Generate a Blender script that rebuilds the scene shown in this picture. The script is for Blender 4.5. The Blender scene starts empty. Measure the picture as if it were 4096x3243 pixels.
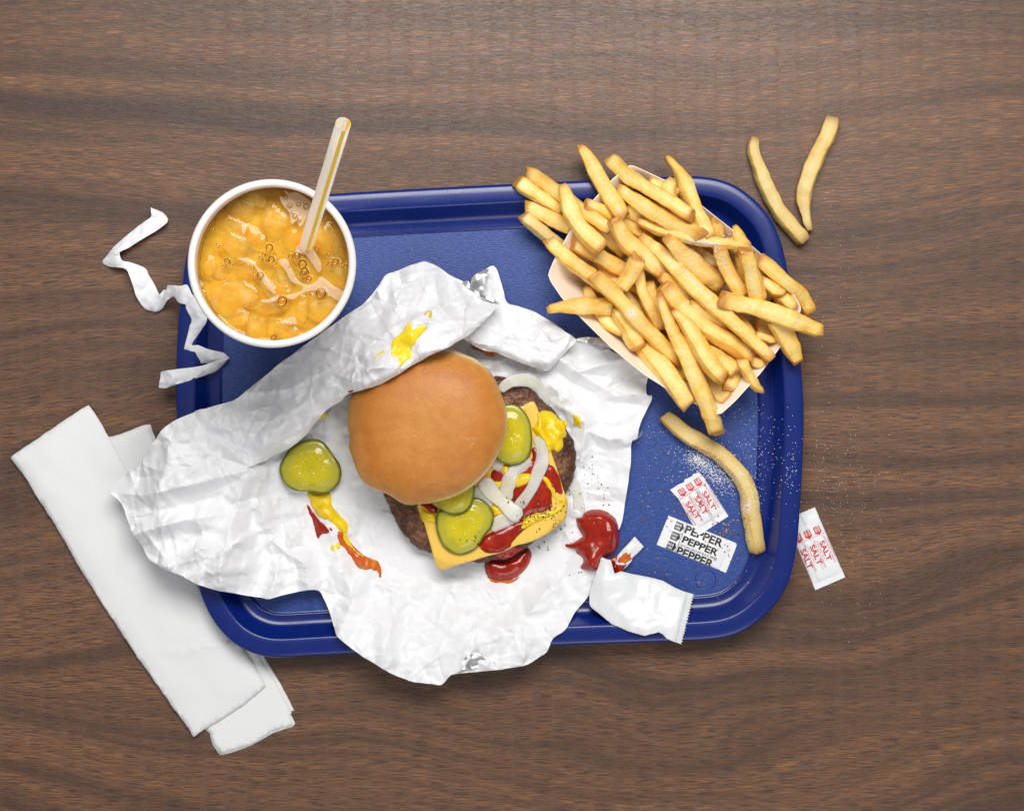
import bpy, bmesh, math, random
import numpy as np
from mathutils import Vector, Matrix
from mathutils.geometry import delaunay_2d_cdt
from mathutils.bvhtree import BVHTree

random.seed(7); RNG = np.random.default_rng(7)
SC = bpy.context.scene
COL = SC.collection
MM = 0.001
CAM_H = 1.30                 # camera height above the table, metres
S = 0.000163                 # metres per photograph pixel on the table plane

# ------------------------------------------------------------------ camera
cam_d = bpy.data.cameras.new('camera'); cam = bpy.data.objects.new('camera', cam_d); COL.objects.link(cam)
cam.location = (0, 0, CAM_H); cam.rotation_euler = (0, 0, 0)
cam_d.sensor_width = 36.0; cam_d.lens = 36.0 * CAM_H / (4096 * S)
cam_d.clip_start = 0.05; cam_d.clip_end = 50
SC.camera = cam

# ------------------------------------------------------------------ light
w = bpy.data.worlds.new('World'); SC.world = w; w.use_nodes = True
w.node_tree.nodes['Background'].inputs[0].default_value = (0.93, 0.96, 1.0, 1)
w.node_tree.nodes['Background'].inputs[1].default_value = 0.26

def area(name, loc, target, sx, sy, power, col):
    d = bpy.data.lights.new(name, 'AREA'); d.shape = 'RECTANGLE'; d.size = sx; d.size_y = sy
    d.energy = power; d.color = col
    o = bpy.data.objects.new(name, d); COL.objects.link(o); o.location = loc
    o.rotation_euler = (Vector(target) - Vector(loc)).to_track_quat('-Z', 'Y').to_euler()
    return o
area('softbox', (0.06, 0.76, 1.30), (0.0, 0.0, 0.0), 1.05, 0.58, 20.8, (1.0, 0.985, 0.96))
area('fill_softbox', (0.35, -1.45, 1.25), (0, 0, 0.05), 1.2, 1.0, 9.0, (1.0, 0.98, 0.96))

SC.view_settings.view_transform = 'Standard'; SC.view_settings.look = 'None'
SC.view_settings.exposure = 0.06; SC.view_settings.gamma = 1.0
SC.cycles.use_denoising = True
SC.cycles.max_bounces = 10; SC.cycles.transparent_max_bounces = 16
SC.cycles.sample_clamp_indirect = 6.0
SC.cycles.caustics_reflective = False

# ------------------------------------------------------------------ helpers
def P(px, py, z=0.0):
    k = S * (CAM_H - z) / CAM_H
    return ((px - 2048.0) * k, (1621.5 - py) * k, z)
def crop(x0, y0, s):
    return lambda x, y: (x0 + x * s, y0 + y * s)
ZF = crop(2000, 500, 0.7613)      # fries crop
Z3 = crop(1000, 1300, 0.7026)     # burger crop
ZB = crop(1600, 1500, 0.527)      # burger close crop
Z1 = crop(650, 400, 0.6443)       # cup crop
ZL = crop(0, 700, 0.5854)         # straw paper crop
ZN = crop(0, 1550, 0.8784)        # napkin crop
ZR = crop(2250, 1600, 0.644)      # packets crop
Z4 = crop(1300, 950, 0.649)       # flap crop
def px_list(f, pts): return [f(x, y) for x, y in pts]
def W2(pts, z): return np.array([P(x, y, z)[:2] for x, y in pts])

def srgb(r, g, b):
    f = lambda c: (c / 255 / 12.92) if c / 255 <= 0.04045 else ((c / 255 + 0.055) / 1.055) ** 2.4
    return (f(r), f(g), f(b), 1.0)

def catmull(pts, n, closed=True):
    p = np.asarray(pts, float); m = len(p); out = []
    segs = m if closed else m - 1
    for i in range(segs):
        if closed: a, b, c, d = p[(i - 1) % m], p[i], p[(i + 1) % m], p[(i + 2) % m]
        else: a, b, c, d = p[max(i - 1, 0)], p[i], p[i + 1], p[min(i + 2, m - 1)]
        for k in range(n):
            t = k / n
            out.append(0.5 * ((2 * b) + (-a + c) * t + (2 * a - 5 * b + 4 * c - d) * t * t + (-a + 3 * b - 3 * c + d) * t ** 3))
    if not closed: out.append(p[-1])
    return np.array(out)
def resample(p, step, closed=True):
    p = np.asarray(p, float)
    q = np.vstack([p, p[:1]]) if closed else p
    d = np.r_[0, np.cumsum(np.linalg.norm(np.diff(q, axis=0), axis=1))]
    n = max(int(round(d[-1] / step)), 3)
    t = np.linspace(0, d[-1], n + 1)
    r = np.stack([np.interp(t, d, q[:, k]) for k in range(q.shape[1])], 1)
    return r[:-1] if closed else r
def area2(p):
    x, y = p[:, 0], p[:, 1]
    return 0.5 * np.sum(x * np.roll(y, -1) - np.roll(x, -1) * y)
def ccw(p): return p if area2(p) > 0 else p[::-1]

def hsh(i, j, seed):
    h = np.sin(i * 127.1 + j * 311.7 + seed * 74.7 + 1.3) * 43758.5453
    return h - np.floor(h)
def vnoise(x, y, seed=0):
    x = np.asarray(x, float); y = np.asarray(y, float)
    i = np.floor(x); j = np.floor(y); u = x - i; v = y - j
    u = u * u * (3 - 2 * u); v = v * v * (3 - 2 * v)
    a = hsh(i, j, seed); b = hsh(i + 1, j, seed); c = hsh(i, j + 1, seed); d = hsh(i + 1, j + 1, seed)
    return 2 * (a * (1 - u) * (1 - v) + b * u * (1 - v) + c * (1 - u) * v + d * u * v) - 1
def fbm(x, y, seed=0, oct=3):
    s = 0; a = 1; t = 0
    for k in range(oct):
        s = s + a * vnoise(x * 2 ** k, y * 2 ** k, seed + 13 * k); t += a; a *= 0.5
    return s / t
def facet(x, y, scale, seed=0, rot=0.0, warp=0.45):
    """piecewise flat facets with sharp creases, the look of crumpled paper"""
    c, s_ = math.cos(rot), math.sin(rot)
    u = (x * c - y * s_) / scale; v = (x * s_ + y * c) / scale
    u = u + warp * vnoise(u * 0.8, v * 0.8, seed + 5); v = v + warp * vnoise(u * 0.8 + 9, v * 0.8, seed + 6)
    F = (math.sqrt(3) - 1) / 2; s = (u + v) * F
    i = np.floor(u + s); j = np.floor(v + s); X = (u + s) - i; Y = (v + s) - j
    h00 = hsh(i, j, seed); h11 = hsh(i + 1, j + 1, seed); h10 = hsh(i + 1, j, seed); h01 = hsh(i, j + 1, seed)
    return 2 * np.where(X > Y, h00 * (1 - X) + h10 * (X - Y) + h11 * Y, h00 * (1 - Y) + h01 * (Y - X) + h11 * X) - 1
def smoothstep(a, b, x):
    t = np.clip((x - a) / (b - a), 0, 1); return t * t * (3 - 2 * t)

def inside(poly, x, y):
    r = np.zeros(len(x), bool); n = len(poly); j = n - 1
    for i in range(n):
        xi, yi = poly[i]; xj, yj = poly[j]
        if yi != yj:
            r ^= ((yi > y) != (yj > y)) & (x < (xj - xi) * (y - yi) / (yj - yi) + xi)
        j = i
    return r
def dist_poly(poly, x, y, closed=True):
    d = np.full(len(x), 1e9); n = len(poly)
    for i in range(n if closed else n - 1):
        ax, ay = poly[i][0], poly[i][1]; bx, by = poly[(i + 1) % n][0], poly[(i + 1) % n][1]
        vx, vy = bx - ax, by - ay; L = vx * vx + vy * vy + 1e-18
        t = np.clip(((x - ax) * vx + (y - ay) * vy) / L, 0, 1)
        d = np.minimum(d, (x - ax - t * vx) ** 2 + (y - ay - t * vy) ** 2)
    return np.sqrt(d)
def tps(ctrl):
    """thin plate spline height through control points [(x,y,z)] in metres"""
    c = np.array(ctrl, float); n = len(c); sc = 100.0
    X = c[:, :2] * sc
    def U(r2): return np.where(r2 > 1e-12, r2 * np.log(r2 + 1e-12), 0.0)
    K = U(((X[:, None] - X[None]) ** 2).sum(-1)) + np.eye(n) * 0.4
    Q = np.c_[np.ones(n), X]
    A = np.zeros((n + 3, n + 3)); A[:n, :n] = K; A[:n, n:] = Q; A[n:, :n] = Q.T
    sol = np.linalg.solve(A, np.r_[c[:, 2], 0, 0, 0])
    def f(x, y):
        x = np.atleast_1d(np.asarray(x, float)) * sc; y = np.atleast_1d(np.asarray(y, float)) * sc
        r = sol[n] + sol[n + 1] * x + sol[n + 2] * y
        for i in range(n): r = r + sol[i] * U((x - X[i, 0]) ** 2 + (y - X[i, 1]) ** 2)
        return r
    return f
def fill(poly, step, jitter=0.25, seed=1):
    """triangulate a polygon (N,2) with an even inner grid -> verts2d, tris, boundary count"""
    poly = ccw(np.asarray(poly, float)); n = len(poly)
    lo = poly.min(0); hi = poly.max(0)
    gx = np.arange(lo[0], hi[0], step); gy = np.arange(lo[1], hi[1], step * 0.866)
    X, Y = np.meshgrid(gx, gy); X = X + (np.arange(len(gy)) % 2)[:, None] * step * 0.5
    rg = np.random.default_rng(seed)
    X = (X + rg.uniform(-jitter, jitter, X.shape) * step).ravel(); Y = (Y + rg.uniform(-jitter, jitter, Y.shape) * step).ravel()
    m = inside(poly, X, Y); X, Y = X[m], Y[m]
    m = dist_poly(poly, X, Y) > step * 0.45; X, Y = X[m], Y[m]
    V = np.vstack([poly, np.c_[X, Y]])
    vv = [Vector((float(a), float(b))) for a, b in V]
    ed = [(i, (i + 1) % n) for i in range(n)]
    ov, oe, of, iv, ie, if_ = delaunay_2d_cdt(vv, ed, [list(range(n))], 1, 1e-9)
    return np.array([(v.x, v.y) for v in ov]), [tuple(f) for f in of]

REG = {}                                    # world-space triangles for dropping things onto things
def reg(key, V, F):
    REG.setdefault(key, []).append(BVHTree.FromPolygons([tuple(v) for v in V], F))
def top_z(x, y, keys, default=0.0):
    z = None
    for k in keys:
        for b in REG.get(k, []):
            h = b.ray_cast(Vector((x, y, 0.6)), Vector((0, 0, -1)))
            if h[0] is not None and (z is None or h[0].z > z): z = h[0].z
    return default if z is None else z
def top_arr(x, y, keys, default=0.0): return np.array([top_z(a, b, keys, default) for a, b in zip(x, y)])

def ob(name, V, F, mat, parent=None, origin=None, smooth=True, attrs=None, mats=None, fm=None, autosmooth=None):
    V = np.asarray(V, float)
    if parent is not None: L = np.array(parent.matrix_world.translation if False else PLOC[parent.name])
    elif origin is not None: L = np.array(origin)
    else:
        lo, hi = V.min(0), V.max(0); L = np.array([(lo[0] + hi[0]) / 2, (lo[1] + hi[1]) / 2, lo[2]])
    me = bpy.data.meshes.new(name)
    me.from_pydata((V - L).tolist(), [], [tuple(int(i) for i in f) for f in F])
    for m in (mats or [mat]): me.materials.append(m)
    if fm is not None: me.polygons.foreach_set('material_index', np.asarray(fm, np.int32))
    me.polygons.foreach_set('use_smooth', [smooth] * len(me.polygons))
    if attrs:
        for k, a in attrs.items():
            at = me.attributes.new(k, 'FLOAT', 'POINT'); at.data.foreach_set('value', np.asarray(a, np.float32))
    me.update()
    if autosmooth: me.set_sharp_from_angle(angle=math.radians(autosmooth))
    o = bpy.data.objects.new(name, me); COL.objects.link(o)
    PLOC[o.name] = tuple(L)
    if parent is not None:
        o.parent = parent; o.location = tuple(L - np.array(PLOC[parent.name]))
    else: o.location = tuple(L)
    return o
PLOC = {}
def empty(name, loc):
    o = bpy.data.objects.new(name, None); COL.objects.link(o); o.location = loc; o.empty_display_size = 0.01
    PLOC[o.name] = tuple(loc); return o
def tag(o, label, cat, group=None, kind=None):
    if label: o['label'] = label
    if cat: o['category'] = cat
    if group: o['group'] = group
    if kind: o['kind'] = kind
    return o
def solid(V2, tris, zt, zb):
    """closed body between two height fields over one triangulation"""
    n = len(V2)
    V = np.vstack([np.c_[V2, zt], np.c_[V2, zb]])
    cnt = {}
    for f in tris:
        m = len(f)
        for k in range(m):
            cnt[(f[k], f[(k + 1) % m])] = 1
    F = [tuple(f) for f in tris] + [tuple(i + n for i in f[::-1]) for f in tris]
    for (a, b) in cnt:
        if (b, a) not in cnt: F.append((b, a, a + n, b + n))
    return V, F
def sweep(path, radii_w, radii_h, ring=12, sq=0.0, up=(0, 0, 1), twist=None, caps=True):
    """tube along a 3D path, elliptical (sq=0) to rounded-square section"""
    path = np.asarray(path, float); n = len(path)
    T = np.gradient(path, axis=0); T /= np.linalg.norm(T, axis=1)[:, None] + 1e-12
    up = np.array(up, float); V = []; ang = np.arange(ring) / ring * 2 * math.pi
    ca, sa = np.cos(ang), np.sin(ang)
    e = 1.0 - 0.62 * sq
    cx = np.sign(ca) * np.abs(ca) ** e; cy = np.sign(sa) * np.abs(sa) ** e
    for i in range(n):
        r = np.cross(T[i], up); r /= np.linalg.norm(r) + 1e-12; u = np.cross(r, T[i])
        if twist is not None:
            c, s_ = math.cos(twist[i]), math.sin(twist[i]); r, u = r * c + u * s_, u * c - r * s_
        V.append(path[i] + np.outer(cx * radii_w[i], r) + np.outer(cy * radii_h[i], u))
    V = np.vstack(V); F = []
    for i in range(n - 1):
        for k in range(ring):
            a = i * ring + k; b = i * ring + (k + 1) % ring
            F.append((a, b, b + ring, a + ring))
    if caps:
        F.append(tuple(range(ring))[::-1]); F.append(tuple((n - 1) * ring + k for k in range(ring)))
    return V, F

# ------------------------------------------------------------------ node helpers
class M:
    def __init__(s, name, **kw):
        s.m = bpy.data.materials.new(name); s.m.use_nodes = True; s.t = s.m.node_tree
        s.b = s.t.nodes['Principled BSDF']; s.out = s.t.nodes['Material Output']
        for k, v in kw.items(): s.set(k.replace('_', ' '), v)
    def set(s, k, v):
        i = s.b.inputs[k]
        if isinstance(v, bpy.types.NodeSocket): s.t.links.new(v, i)
        else: i.default_value = v
    def n(s, typ, props=None, **ins):
        nd = s.t.nodes.new(typ)
        for k, v in (props or {}).items(): setattr(nd, k, v)
        for k, v in ins.items(): s.put(nd, k.replace('_', ' '), v)
        return nd
    def put(s, nd, k, v):
        i = nd.inputs[int(k[1:])] if (k[0] == 'i' and k[1:].isdigit()) else nd.inputs[k]
        if isinstance(v, bpy.types.NodeSocket): s.t.links.new(v, i)
        else: i.default_value = v
    def coord(s, kind='Object', scale=(1, 1, 1), rot=0, loc=(0, 0, 0)):
        c = s.n('ShaderNodeTexCoord'); mp = s.n('ShaderNodeMapping')
        s.t.links.new(c.outputs[kind], mp.inputs[0]); mp.inputs['Scale'].default_value = scale
        mp.inputs['Rotation'].default_value = (0, 0, rot); mp.inputs['Location'].default_value = loc
        return mp.outputs[0]
    def noise(s, vec, scale, detail=3, rough=0.5, dist=0.0):
        return s.n('ShaderNodeTexNoise', Vector=vec, Scale=scale, Detail=detail, Roughness=rough, Distortion=dist).outputs[0]
    def ramp(s, fac, stops, interp='LINEAR'):
        r = s.n('ShaderNodeValToRGB'); s.t.links.new(fac, r.inputs[0]); e = r.color_ramp.elements; r.color_ramp.interpolation = interp
        while len(e) > 1: e.remove(e[0])
        for k, (p, c) in enumerate(stops):
            if not isinstance(c, tuple): c = (c, c, c, 1)
            if k == 0: e[0].position = p; e[0].color = c
            else: x = e.new(p); x.color = c
        return r.outputs[0]
    def mix(s, fac, a, b, mode='MIX'):
        nd = s.n('ShaderNodeMix', {'data_type': 'RGBA', 'blend_type': mode}, i0=fac, i6=a, i7=b); return nd.outputs[2]
    def math(s, op, a, b=0.0, c=0.0):
        return s.n('ShaderNodeMath', {'operation': op}, i0=a, i1=b, i2=c).outputs[0]
    def attr(s, name): return s.n('ShaderNodeAttribute', {'attribute_name': name}).outputs['Fac']
    def bump(s, h, dist, strength=1.0, prev=None):
        nd = s.n('ShaderNodeBump', Height=h, Distance=dist, Strength=strength)
        if prev is not None: s.t.links.new(prev, nd.inputs['Normal'])
        s.t.links.new(nd.outputs[0], s.b.inputs['Normal']); return nd.outputs[0]

# ------------------------------------------------------------------ table
def wood():
    m = M('walnut_laminate'); t = m
    base = m.coord('Object')
    low = m.n('ShaderNodeTexNoise', Vector=m.coord('Object', (2.1, 4.4, 1), loc=(3.1, 1.7, 0)), Scale=1.0, Detail=2.5, Roughness=0.45)
    mid = m.n('ShaderNodeTexNoise', Vector=m.coord('Object', (4.5, 10, 1), loc=(1.3, 7.7, 0)), Scale=1.0, Detail=2, Roughness=0.5)
    sep = m.n('ShaderNodeSeparateXYZ', Vector=base)
    # growth-ring coordinate: y warped by broad noise, so bands run along x and close into cathedral figures
    wy = m.math('MULTIPLY_ADD', m.math('SUBTRACT', low.outputs[0], 0.5), m.n('ShaderNodeMapRange', {'clamp': True}, i0=sep.outputs[1], i1=-0.24, i2=-0.06, i3=0.40, i4=0.085).outputs[0], sep.outputs[1])
    wy = m.math('MULTIPLY_ADD', m.math('SUBTRACT', mid.outputs[0], 0.5), 0.022, wy)
    ring = m.n('ShaderNodeCombineXYZ', X=m.math('MULTIPLY', sep.outputs[0], 0.9), Y=m.math('MULTIPLY', wy, 34.0), Z=0.0)
    bands = m.noise(ring.outputs[0], 1.35, 4, 0.62)
    # the pores follow the local grain direction a little
    gy = m.math('MULTIPLY_ADD', m.math('SUBTRACT', low.outputs[0], 0.5), 0.07, sep.outputs[1])
    fib = m.n('ShaderNodeCombineXYZ', X=m.math('MULTIPLY', sep.outputs[0], 60.0), Y=m.math('MULTIPLY', gy, 900.0), Z=0.0)
    fibre = m.noise(fib.outputs[0], 1.0, 3, 0.6)
    pv = m.n('ShaderNodeCombineXYZ', X=m.math('MULTIPLY', sep.outputs[0], 75.0), Y=m.math('MULTIPLY', gy, 2700.0), Z=3.0)
    pores = m.noise(pv.outputs[0], 1.0, 1.5, 0.5)
    pv2 = m.n('ShaderNodeCombineXYZ', X=m.math('MULTIPLY', sep.outputs[0], 190.0), Y=m.math('MULTIPLY', gy, 3800.0), Z=8.0)
    pores2 = m.noise(pv2.outputs[0], 1.0, 1.0, 0.5)
    col = m.ramp(bands, [(0.30, srgb(76, 50, 32)), (0.42, srgb(106, 71, 45)), (0.50, srgb(130, 87, 54)), (0.60, srgb(158, 107, 66)), (0.74, srgb(134, 89, 56))])
    col = m.mix(0.55, col, m.ramp(fibre, [(0.3, srgb(110, 100, 95)), (0.7, srgb(255, 250, 245))]), 'MULTIPLY')
    dens = m.math('MULTIPLY_ADD', bands, -0.24, 0.615)      # darker bands carry more pores
    pm = m.math('SMOOTH_MIN', m.n('ShaderNodeMapRange', {'clamp': True}, i0=m.math('SUBTRACT', pores, dens), i1=0.0, i2=0.03, i3=0.0, i4=1.0).outputs[0], 1.0, 0.01)
    pm2 = m.n('ShaderNodeMapRange', {'clamp': True}, i0=pores2, i1=0.60, i2=0.68, i3=0.0, i4=0.7).outputs[0]
    pm = m.math('MAXIMUM', pm, pm2)
    col = m.mix(m.math('MULTIPLY', pm, 0.74), col, srgb(56, 45, 43))
    m.set('Base Color', col)
    # wiped, slightly hazy laminate: gloss varies, faint cross-weave of the pressed finish
    haze = m.noise(m.coord('Object', (9, 6, 1)), 1.0, 4, 0.6)
    wv = m.noise(m.coord('Object', (1400, 1400, 1)), 1.0, 2, 0.6)
    wipe = m.noise(m.coord('Object', (160, 14, 1), loc=(4, 2, 0)), 1.0, 3, 0.6)
    m.set('Roughness', m.math('MULTIPLY_ADD', wipe, 0.06, m.math('MULTIPLY_ADD', haze, 0.10, 0.30)))
    m.set('IOR', 1.5)
    m.set('Specular IOR Level', 0.6)
    b = m.bump(wv, 0.00012, 0.35)
    m.bump(m.math('MULTIPLY', pm, -1.0), 0.0001, 0.4, b)
    return m.m
hx, hy = 0.62, 0.56
V = [(-hx, -hy, 0), (hx, -hy, 0), (hx, hy, 0), (-hx, hy, 0), (-hx, -hy, -0.03), (hx, -hy, -0.03), (hx, hy, -0.03), (-hx, hy, -0.03)]
table = ob('tabletop', V, [(0, 1, 2, 3), (7, 6, 5, 4), (0, 4, 5, 1), (1, 5, 6, 2), (2, 6, 7, 3), (3, 7, 4, 0)], wood(), origin=(0, 0, 0), smooth=False)
tag(table, 'brown walnut woodgrain laminate table top', None, kind='structure')
reg('table', V, [(0, 1, 2, 3)])
# ------------------------------------------------------------------ tray
TRAY_PX = [(739, 1045), (717, 1215), (705, 1391), (702, 1578), (707, 1740), (722, 1900), (745, 2090), (764, 2220), (785, 2325), (806, 2395), (843, 2472), (905, 2551), (975, 2600), (1063, 2629), (1142, 2631),
           (1300, 2622), (1700, 2604), (2250, 2582), (2727, 2566), (2881, 2556), (2958, 2534), (3023, 2497), (3106, 2418), (3152, 2341), (3180, 2257), (3193, 2160), (3205, 1986),
           (3216, 1761), (3216, 1600), (3204, 1440), (3188, 1299), (3157, 1109), (3134, 995), (3104, 903), (3066, 843), (3005, 782), (2936, 736), (2860, 711), (2769, 702), (2655, 705),
           (2381, 718), (2000, 736), (1600, 757), (1335, 773), (1100, 786), (960, 800), (880, 828), (815, 880), (770, 950)]
RIM_Z = 20 * MM; FLOOR_Z = 6.0 * MM
tr = resample(catmull(W2(TRAY_PX, RIM_Z), 8), 4 * MM)
for _ in range(3): tr = (np.roll(tr, 1, 0) + 2 * tr + np.roll(tr, -1, 0)) / 4
TRAY_OUT = ccw(tr)
def offset(poly, d):
    T = np.roll(poly, -1, 0) - np.roll(poly, 1, 0); T /= np.linalg.norm(T, axis=1)[:, None]
    return poly + d * np.c_[-T[:, 1], T[:, 0]]
PROF = [(1.6, 11.5), (0.5, 12.0), (0.0, 13.2), (0.0, 17.4), (0.35, 18.8), (1.2, 19.7), (2.4, 20.1), (5.5, 20.35), (9.0, 20.3), (11.4, 20.2), (12.2, 19.9), (12.7, 19.3), (13.2, 18.4),
        (17.5, 10.6), (19.0, 8.7), (20.6, 7.7), (22.6, 7.2), (25.4, 7.0), (25.9, 7.03), (26.5, 6.95), (27.0, 6.5), (27.5, 6.1), (28.2, 6.0)]
def tray_mats():
    m = M('blue_tray_plastic', Base_Color=srgb(8, 34, 112), Roughness=0.27, IOR=1.55)
    nz = m.noise(m.coord('Object', (40, 40, 40)), 1.0, 4, 0.6)
    scr = m.noise(m.coord('Object', (700, 60, 60), rot=0.6), 1.0, 2, 0.7)
    scr2 = m.noise(m.coord('Object', (60, 900, 60), rot=-0.5), 1.0, 2, 0.7)
    sc = m.math('ADD', m.ramp(scr, [(0.66, 0.0), (0.74, 1.0)]), m.ramp(scr2, [(0.68, 0.0), (0.75, 1.0)]))
    m.set('Roughness', m.math('MULTIPLY_ADD', sc, 0.12, m.math('MULTIPLY_ADD', nz, 0.12, 0.20)))
    m.bump(m.noise(m.coord('Object', (900, 900, 900)), 1.0, 2), 0.00004, 0.3)
    f = M('blue_linen_plastic', Base_Color=srgb(34, 46, 128), Roughness=0.42, IOR=1.5)
    c1 = f.coord('Object', (1, 1, 1), rot=math.radians(-2.4))
    thr = f.noise(f.coord('Object', (300, 1500, 1), rot=math.radians(-2.4)), 1.0, 2)
    thr2 = f.noise(f.coord('Object', (1500, 300, 1), rot=math.radians(-2.4)), 1.0, 2)
    w1 = f.n('ShaderNodeTexWave', {'wave_type': 'BANDS', 'bands_direction': 'Y'}, Vector=c1, Scale=260.0, Distortion=1.2, Detail=2.0).outputs[1]
    w2 = f.n('ShaderNodeTexWave', {'wave_type': 'BANDS', 'bands_direction': 'X'}, Vector=c1, Scale=230.0, Distortion=1.2, Detail=2.0).outputs[1]
    h = f.math('ADD', f.math('MULTIPLY', thr, 0.6), f.math('MULTIPLY', thr2, 0.4))
    f.set('Base Color', f.ramp(h, [(0.34, srgb(30, 56, 126)), (0.5, srgb(40, 68, 140)), (0.66, srgb(62, 92, 160))]))
    f.bump(h, 0.0004, 0.6)
    return m.m, f.m
TM, TFM = tray_mats()
tray = empty('serving_tray', P(1960, 1666, 0.0005))
tag(tray, 'blue plastic cafeteria tray with rounded corners and raised rim', 'tray')
n = len(TRAY_OUT); rings = [np.c_[offset(TRAY_OUT, d * MM), np.full(n, z * MM)] for d, z in PROF]
# underside of the rim, down to a foot and in under the floor
under = [np.c_[offset(TRAY_OUT, d * MM), np.full(n, z * MM)] for d, z in [(27.5, 3.0), (19.5, 3.0), (17, 7.6), (13.2, 14.0), (11, 17.2), (5, 18.0), (2.4, 17.2), (1.8, 13.0)]]
allr = under + rings; V = np.vstack(allr); F = []
for i in range(len(allr) - 1):
    for k in range(n):
        a = i * n + k; b = i * n + (k + 1) % n; F.append((a, b, b + n, a + n))
ob('rim', V, F, TM, tray, autosmooth=50); reg('tray', V, F)
fl = offset(TRAY_OUT, 28.2 * MM)
V2, T = fill(resample(fl, 6 * MM), 12 * MM)
V, F = solid(V2, T, np.full(len(V2), FLOOR_Z), np.full(len(V2), 3.0 * MM))
ob('textured_floor', V, F, TFM, tray, autosmooth=40); reg('tray', V, F)
# faint moulded disc in the floor near the lower right corner
def ring_mesh(c, R, r, z, seg=48):
    p = [(c[0] + R * math.cos(a), c[1] + R * math.sin(a), z) for a in np.linspace(0, 2 * math.pi, seg + 1)]
    return sweep(p, [r] * len(p), [r * 0.5] * len(p), 6)
V, F = ring_mesh(P(2822, 2318, FLOOR_Z), 6.6 * MM, 0.22 * MM, FLOOR_Z)
ob('mould_mark', V, F, TM, tray)
_td_poly = resample(TRAY_OUT, 8 * MM)
def tray_d(x, y):
    d = dist_poly(_td_poly, x, y); return np.where(inside(_td_poly, x, y), d, -d)

# ------------------------------------------------------------------ napkins
def napkin_mat():
    m = M('napkin_tissue', Base_Color=srgb(230, 230, 230), Roughness=0.95)
    m.set('Subsurface Weight', 0.0)
    a = m.noise(m.coord('Object', (420, 420, 420)), 1.0, 4, 0.7)
    e = m.n('ShaderNodeTexVoronoi', Vector=m.coord('Object', (900, 900, 900)), Scale=1.0).outputs[0]
    c = m.noise(m.coord('Object', (28, 28, 28)), 1.0, 4, 0.55)
    b = m.bump(m.math('ADD', a, m.math('MULTIPLY', e, 0.5)), 0.00022, 0.6)
    m.bump(c, 0.0016, 0.35, b)
    return m.m
NM = napkin_mat()
def napkin(name, label, layers, z0, dz, seed, soft, crease=None, zmax=None):
    """a folded paper napkin: stacked plies with soft puffed edges, each ply a closed sheet"""
    base = W2(layers[0], z0); c = base.mean(0)
    root = empty(name, (c[0], c[1], z0)); tag(root, label, 'napkin', 'paper napkins')
    for i, pl in enumerate(layers):
        poly = resample(catmull(W2(pl, z0 + dz * i), 1), 2.2 * MM)
        nrm = np.roll(poly, -1, 0) - np.roll(poly, 1, 0); nrm /= np.linalg.norm(nrm, axis=1)[:, None] + 1e-9
        nz = fbm(poly[:, 0] * 300, poly[:, 1] * 300, seed + i, 3) * 0.45 * MM + fbm(poly[:, 0] * 45, poly[:, 1] * 45, seed + i + 9, 2) * 0.8 * MM
        poly = poly + np.c_[-nrm[:, 1], nrm[:, 0]] * nz[:, None]
        V2, T = fill(poly, 2.6 * MM, seed=seed + i)
        d = dist_poly(ccw(poly), V2[:, 0], V2[:, 1])
        edge = 1 - (1 - np.clip(d / soft, 0, 1)) ** 2
        wob = fbm(V2[:, 0] * 30, V2[:, 1] * 30, seed + 40, 3)
        zt = z0 + dz * (i + 0.35 + 0.65 * edge) + (0.35 + (1.2 if i == len(layers) - 1 and soft > 4 * MM else 0)) * MM * edge * (1 + wob)
        if crease is not None and i == len(layers) - 1: zt = zt + crease(V2[:, 0], V2[:, 1])
        if zmax is not None: zt = np.minimum(zt, zmax(V2[:, 0], V2[:, 1]))
        zb = np.full(len(V2), z0 + dz * i) if i == 0 else np.full(len(V2), z0 + dz * i + 0.05 * MM)
        zb = np.minimum(zb, zt - 0.1 * MM)
        V, F = solid(V2, T, zt, zb); ob('ply', V, F, NM, root); reg('napkin', V, F)
    return root
cap = lambda x, y: np.where(tray_d(x, y) > 15 * MM, 2.6 * MM, 99.0)
N2a = px_list(ZN, [(440, 245), (495, 222), (560, 205), (640, 172), (685, 163), (715, 250), (800, 470), (1000, 830), (1150, 1120), (1215, 1240), (1280, 1345), (1340, 1468), (1322, 1476), (1347, 1530), (1330, 1545), (1240, 1570), (1140, 1630), (1005, 1675), (970, 1625), (955, 1570), (935, 1555), (700, 1000)])
N2b = px_list(ZN, [(450, 250), (500, 229), (560, 212), (640, 181), (680, 171), (706, 255), (780, 470), (985, 840), (1135, 1130), (1195, 1240), (1262, 1350), (1325, 1478), (1318, 1490), (1330, 1535), (1240, 1562), (1140, 1621), (1008, 1664), (975, 1618), (960, 1572), (945, 1555), (710, 1000)])
napkin('folded_napkin', 'lower folded white napkin whose end sticks out beneath the other napkin', [N2a, N2b], 0.0003, 0.7 * MM, 11, 2.5 * MM, zmax=cap)
def N1(s): return px_list(ZN, [(48 + s, 318), (100 + s, 276), (250, 180 + s), (402 - s, 78 + s), (455 - s, 152), (500 - s, 232), (585 - s, 385), (720 - s, 590), (880 - s, 850), (1000 - s, 1050), (1120 - s, 1205), (1215 - s * 1.5, 1358), (1100, 1448 - s), (960, 1535 - s), (880, 1590 - s), (868 + s, 1560), (800 + s, 1470), (700 + s, 1325), (560 + s, 1130), (380 + s, 850), (200 + s, 540), (120 + s, 420)])
_cr = W2(px_list(ZN, [(825, 1182), (940, 1165), (1060, 1158)]), 0.002)
def ncrease(x, y):
    d = dist_poly(_cr, x, y, False); side = y - np.interp(x, _cr[:, 0], _cr[:, 1])
    return 1.6 * MM * np.exp(-np.abs(d) / (7 * MM)) * np.where(side > 0, 0.25, 1.0)
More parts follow.
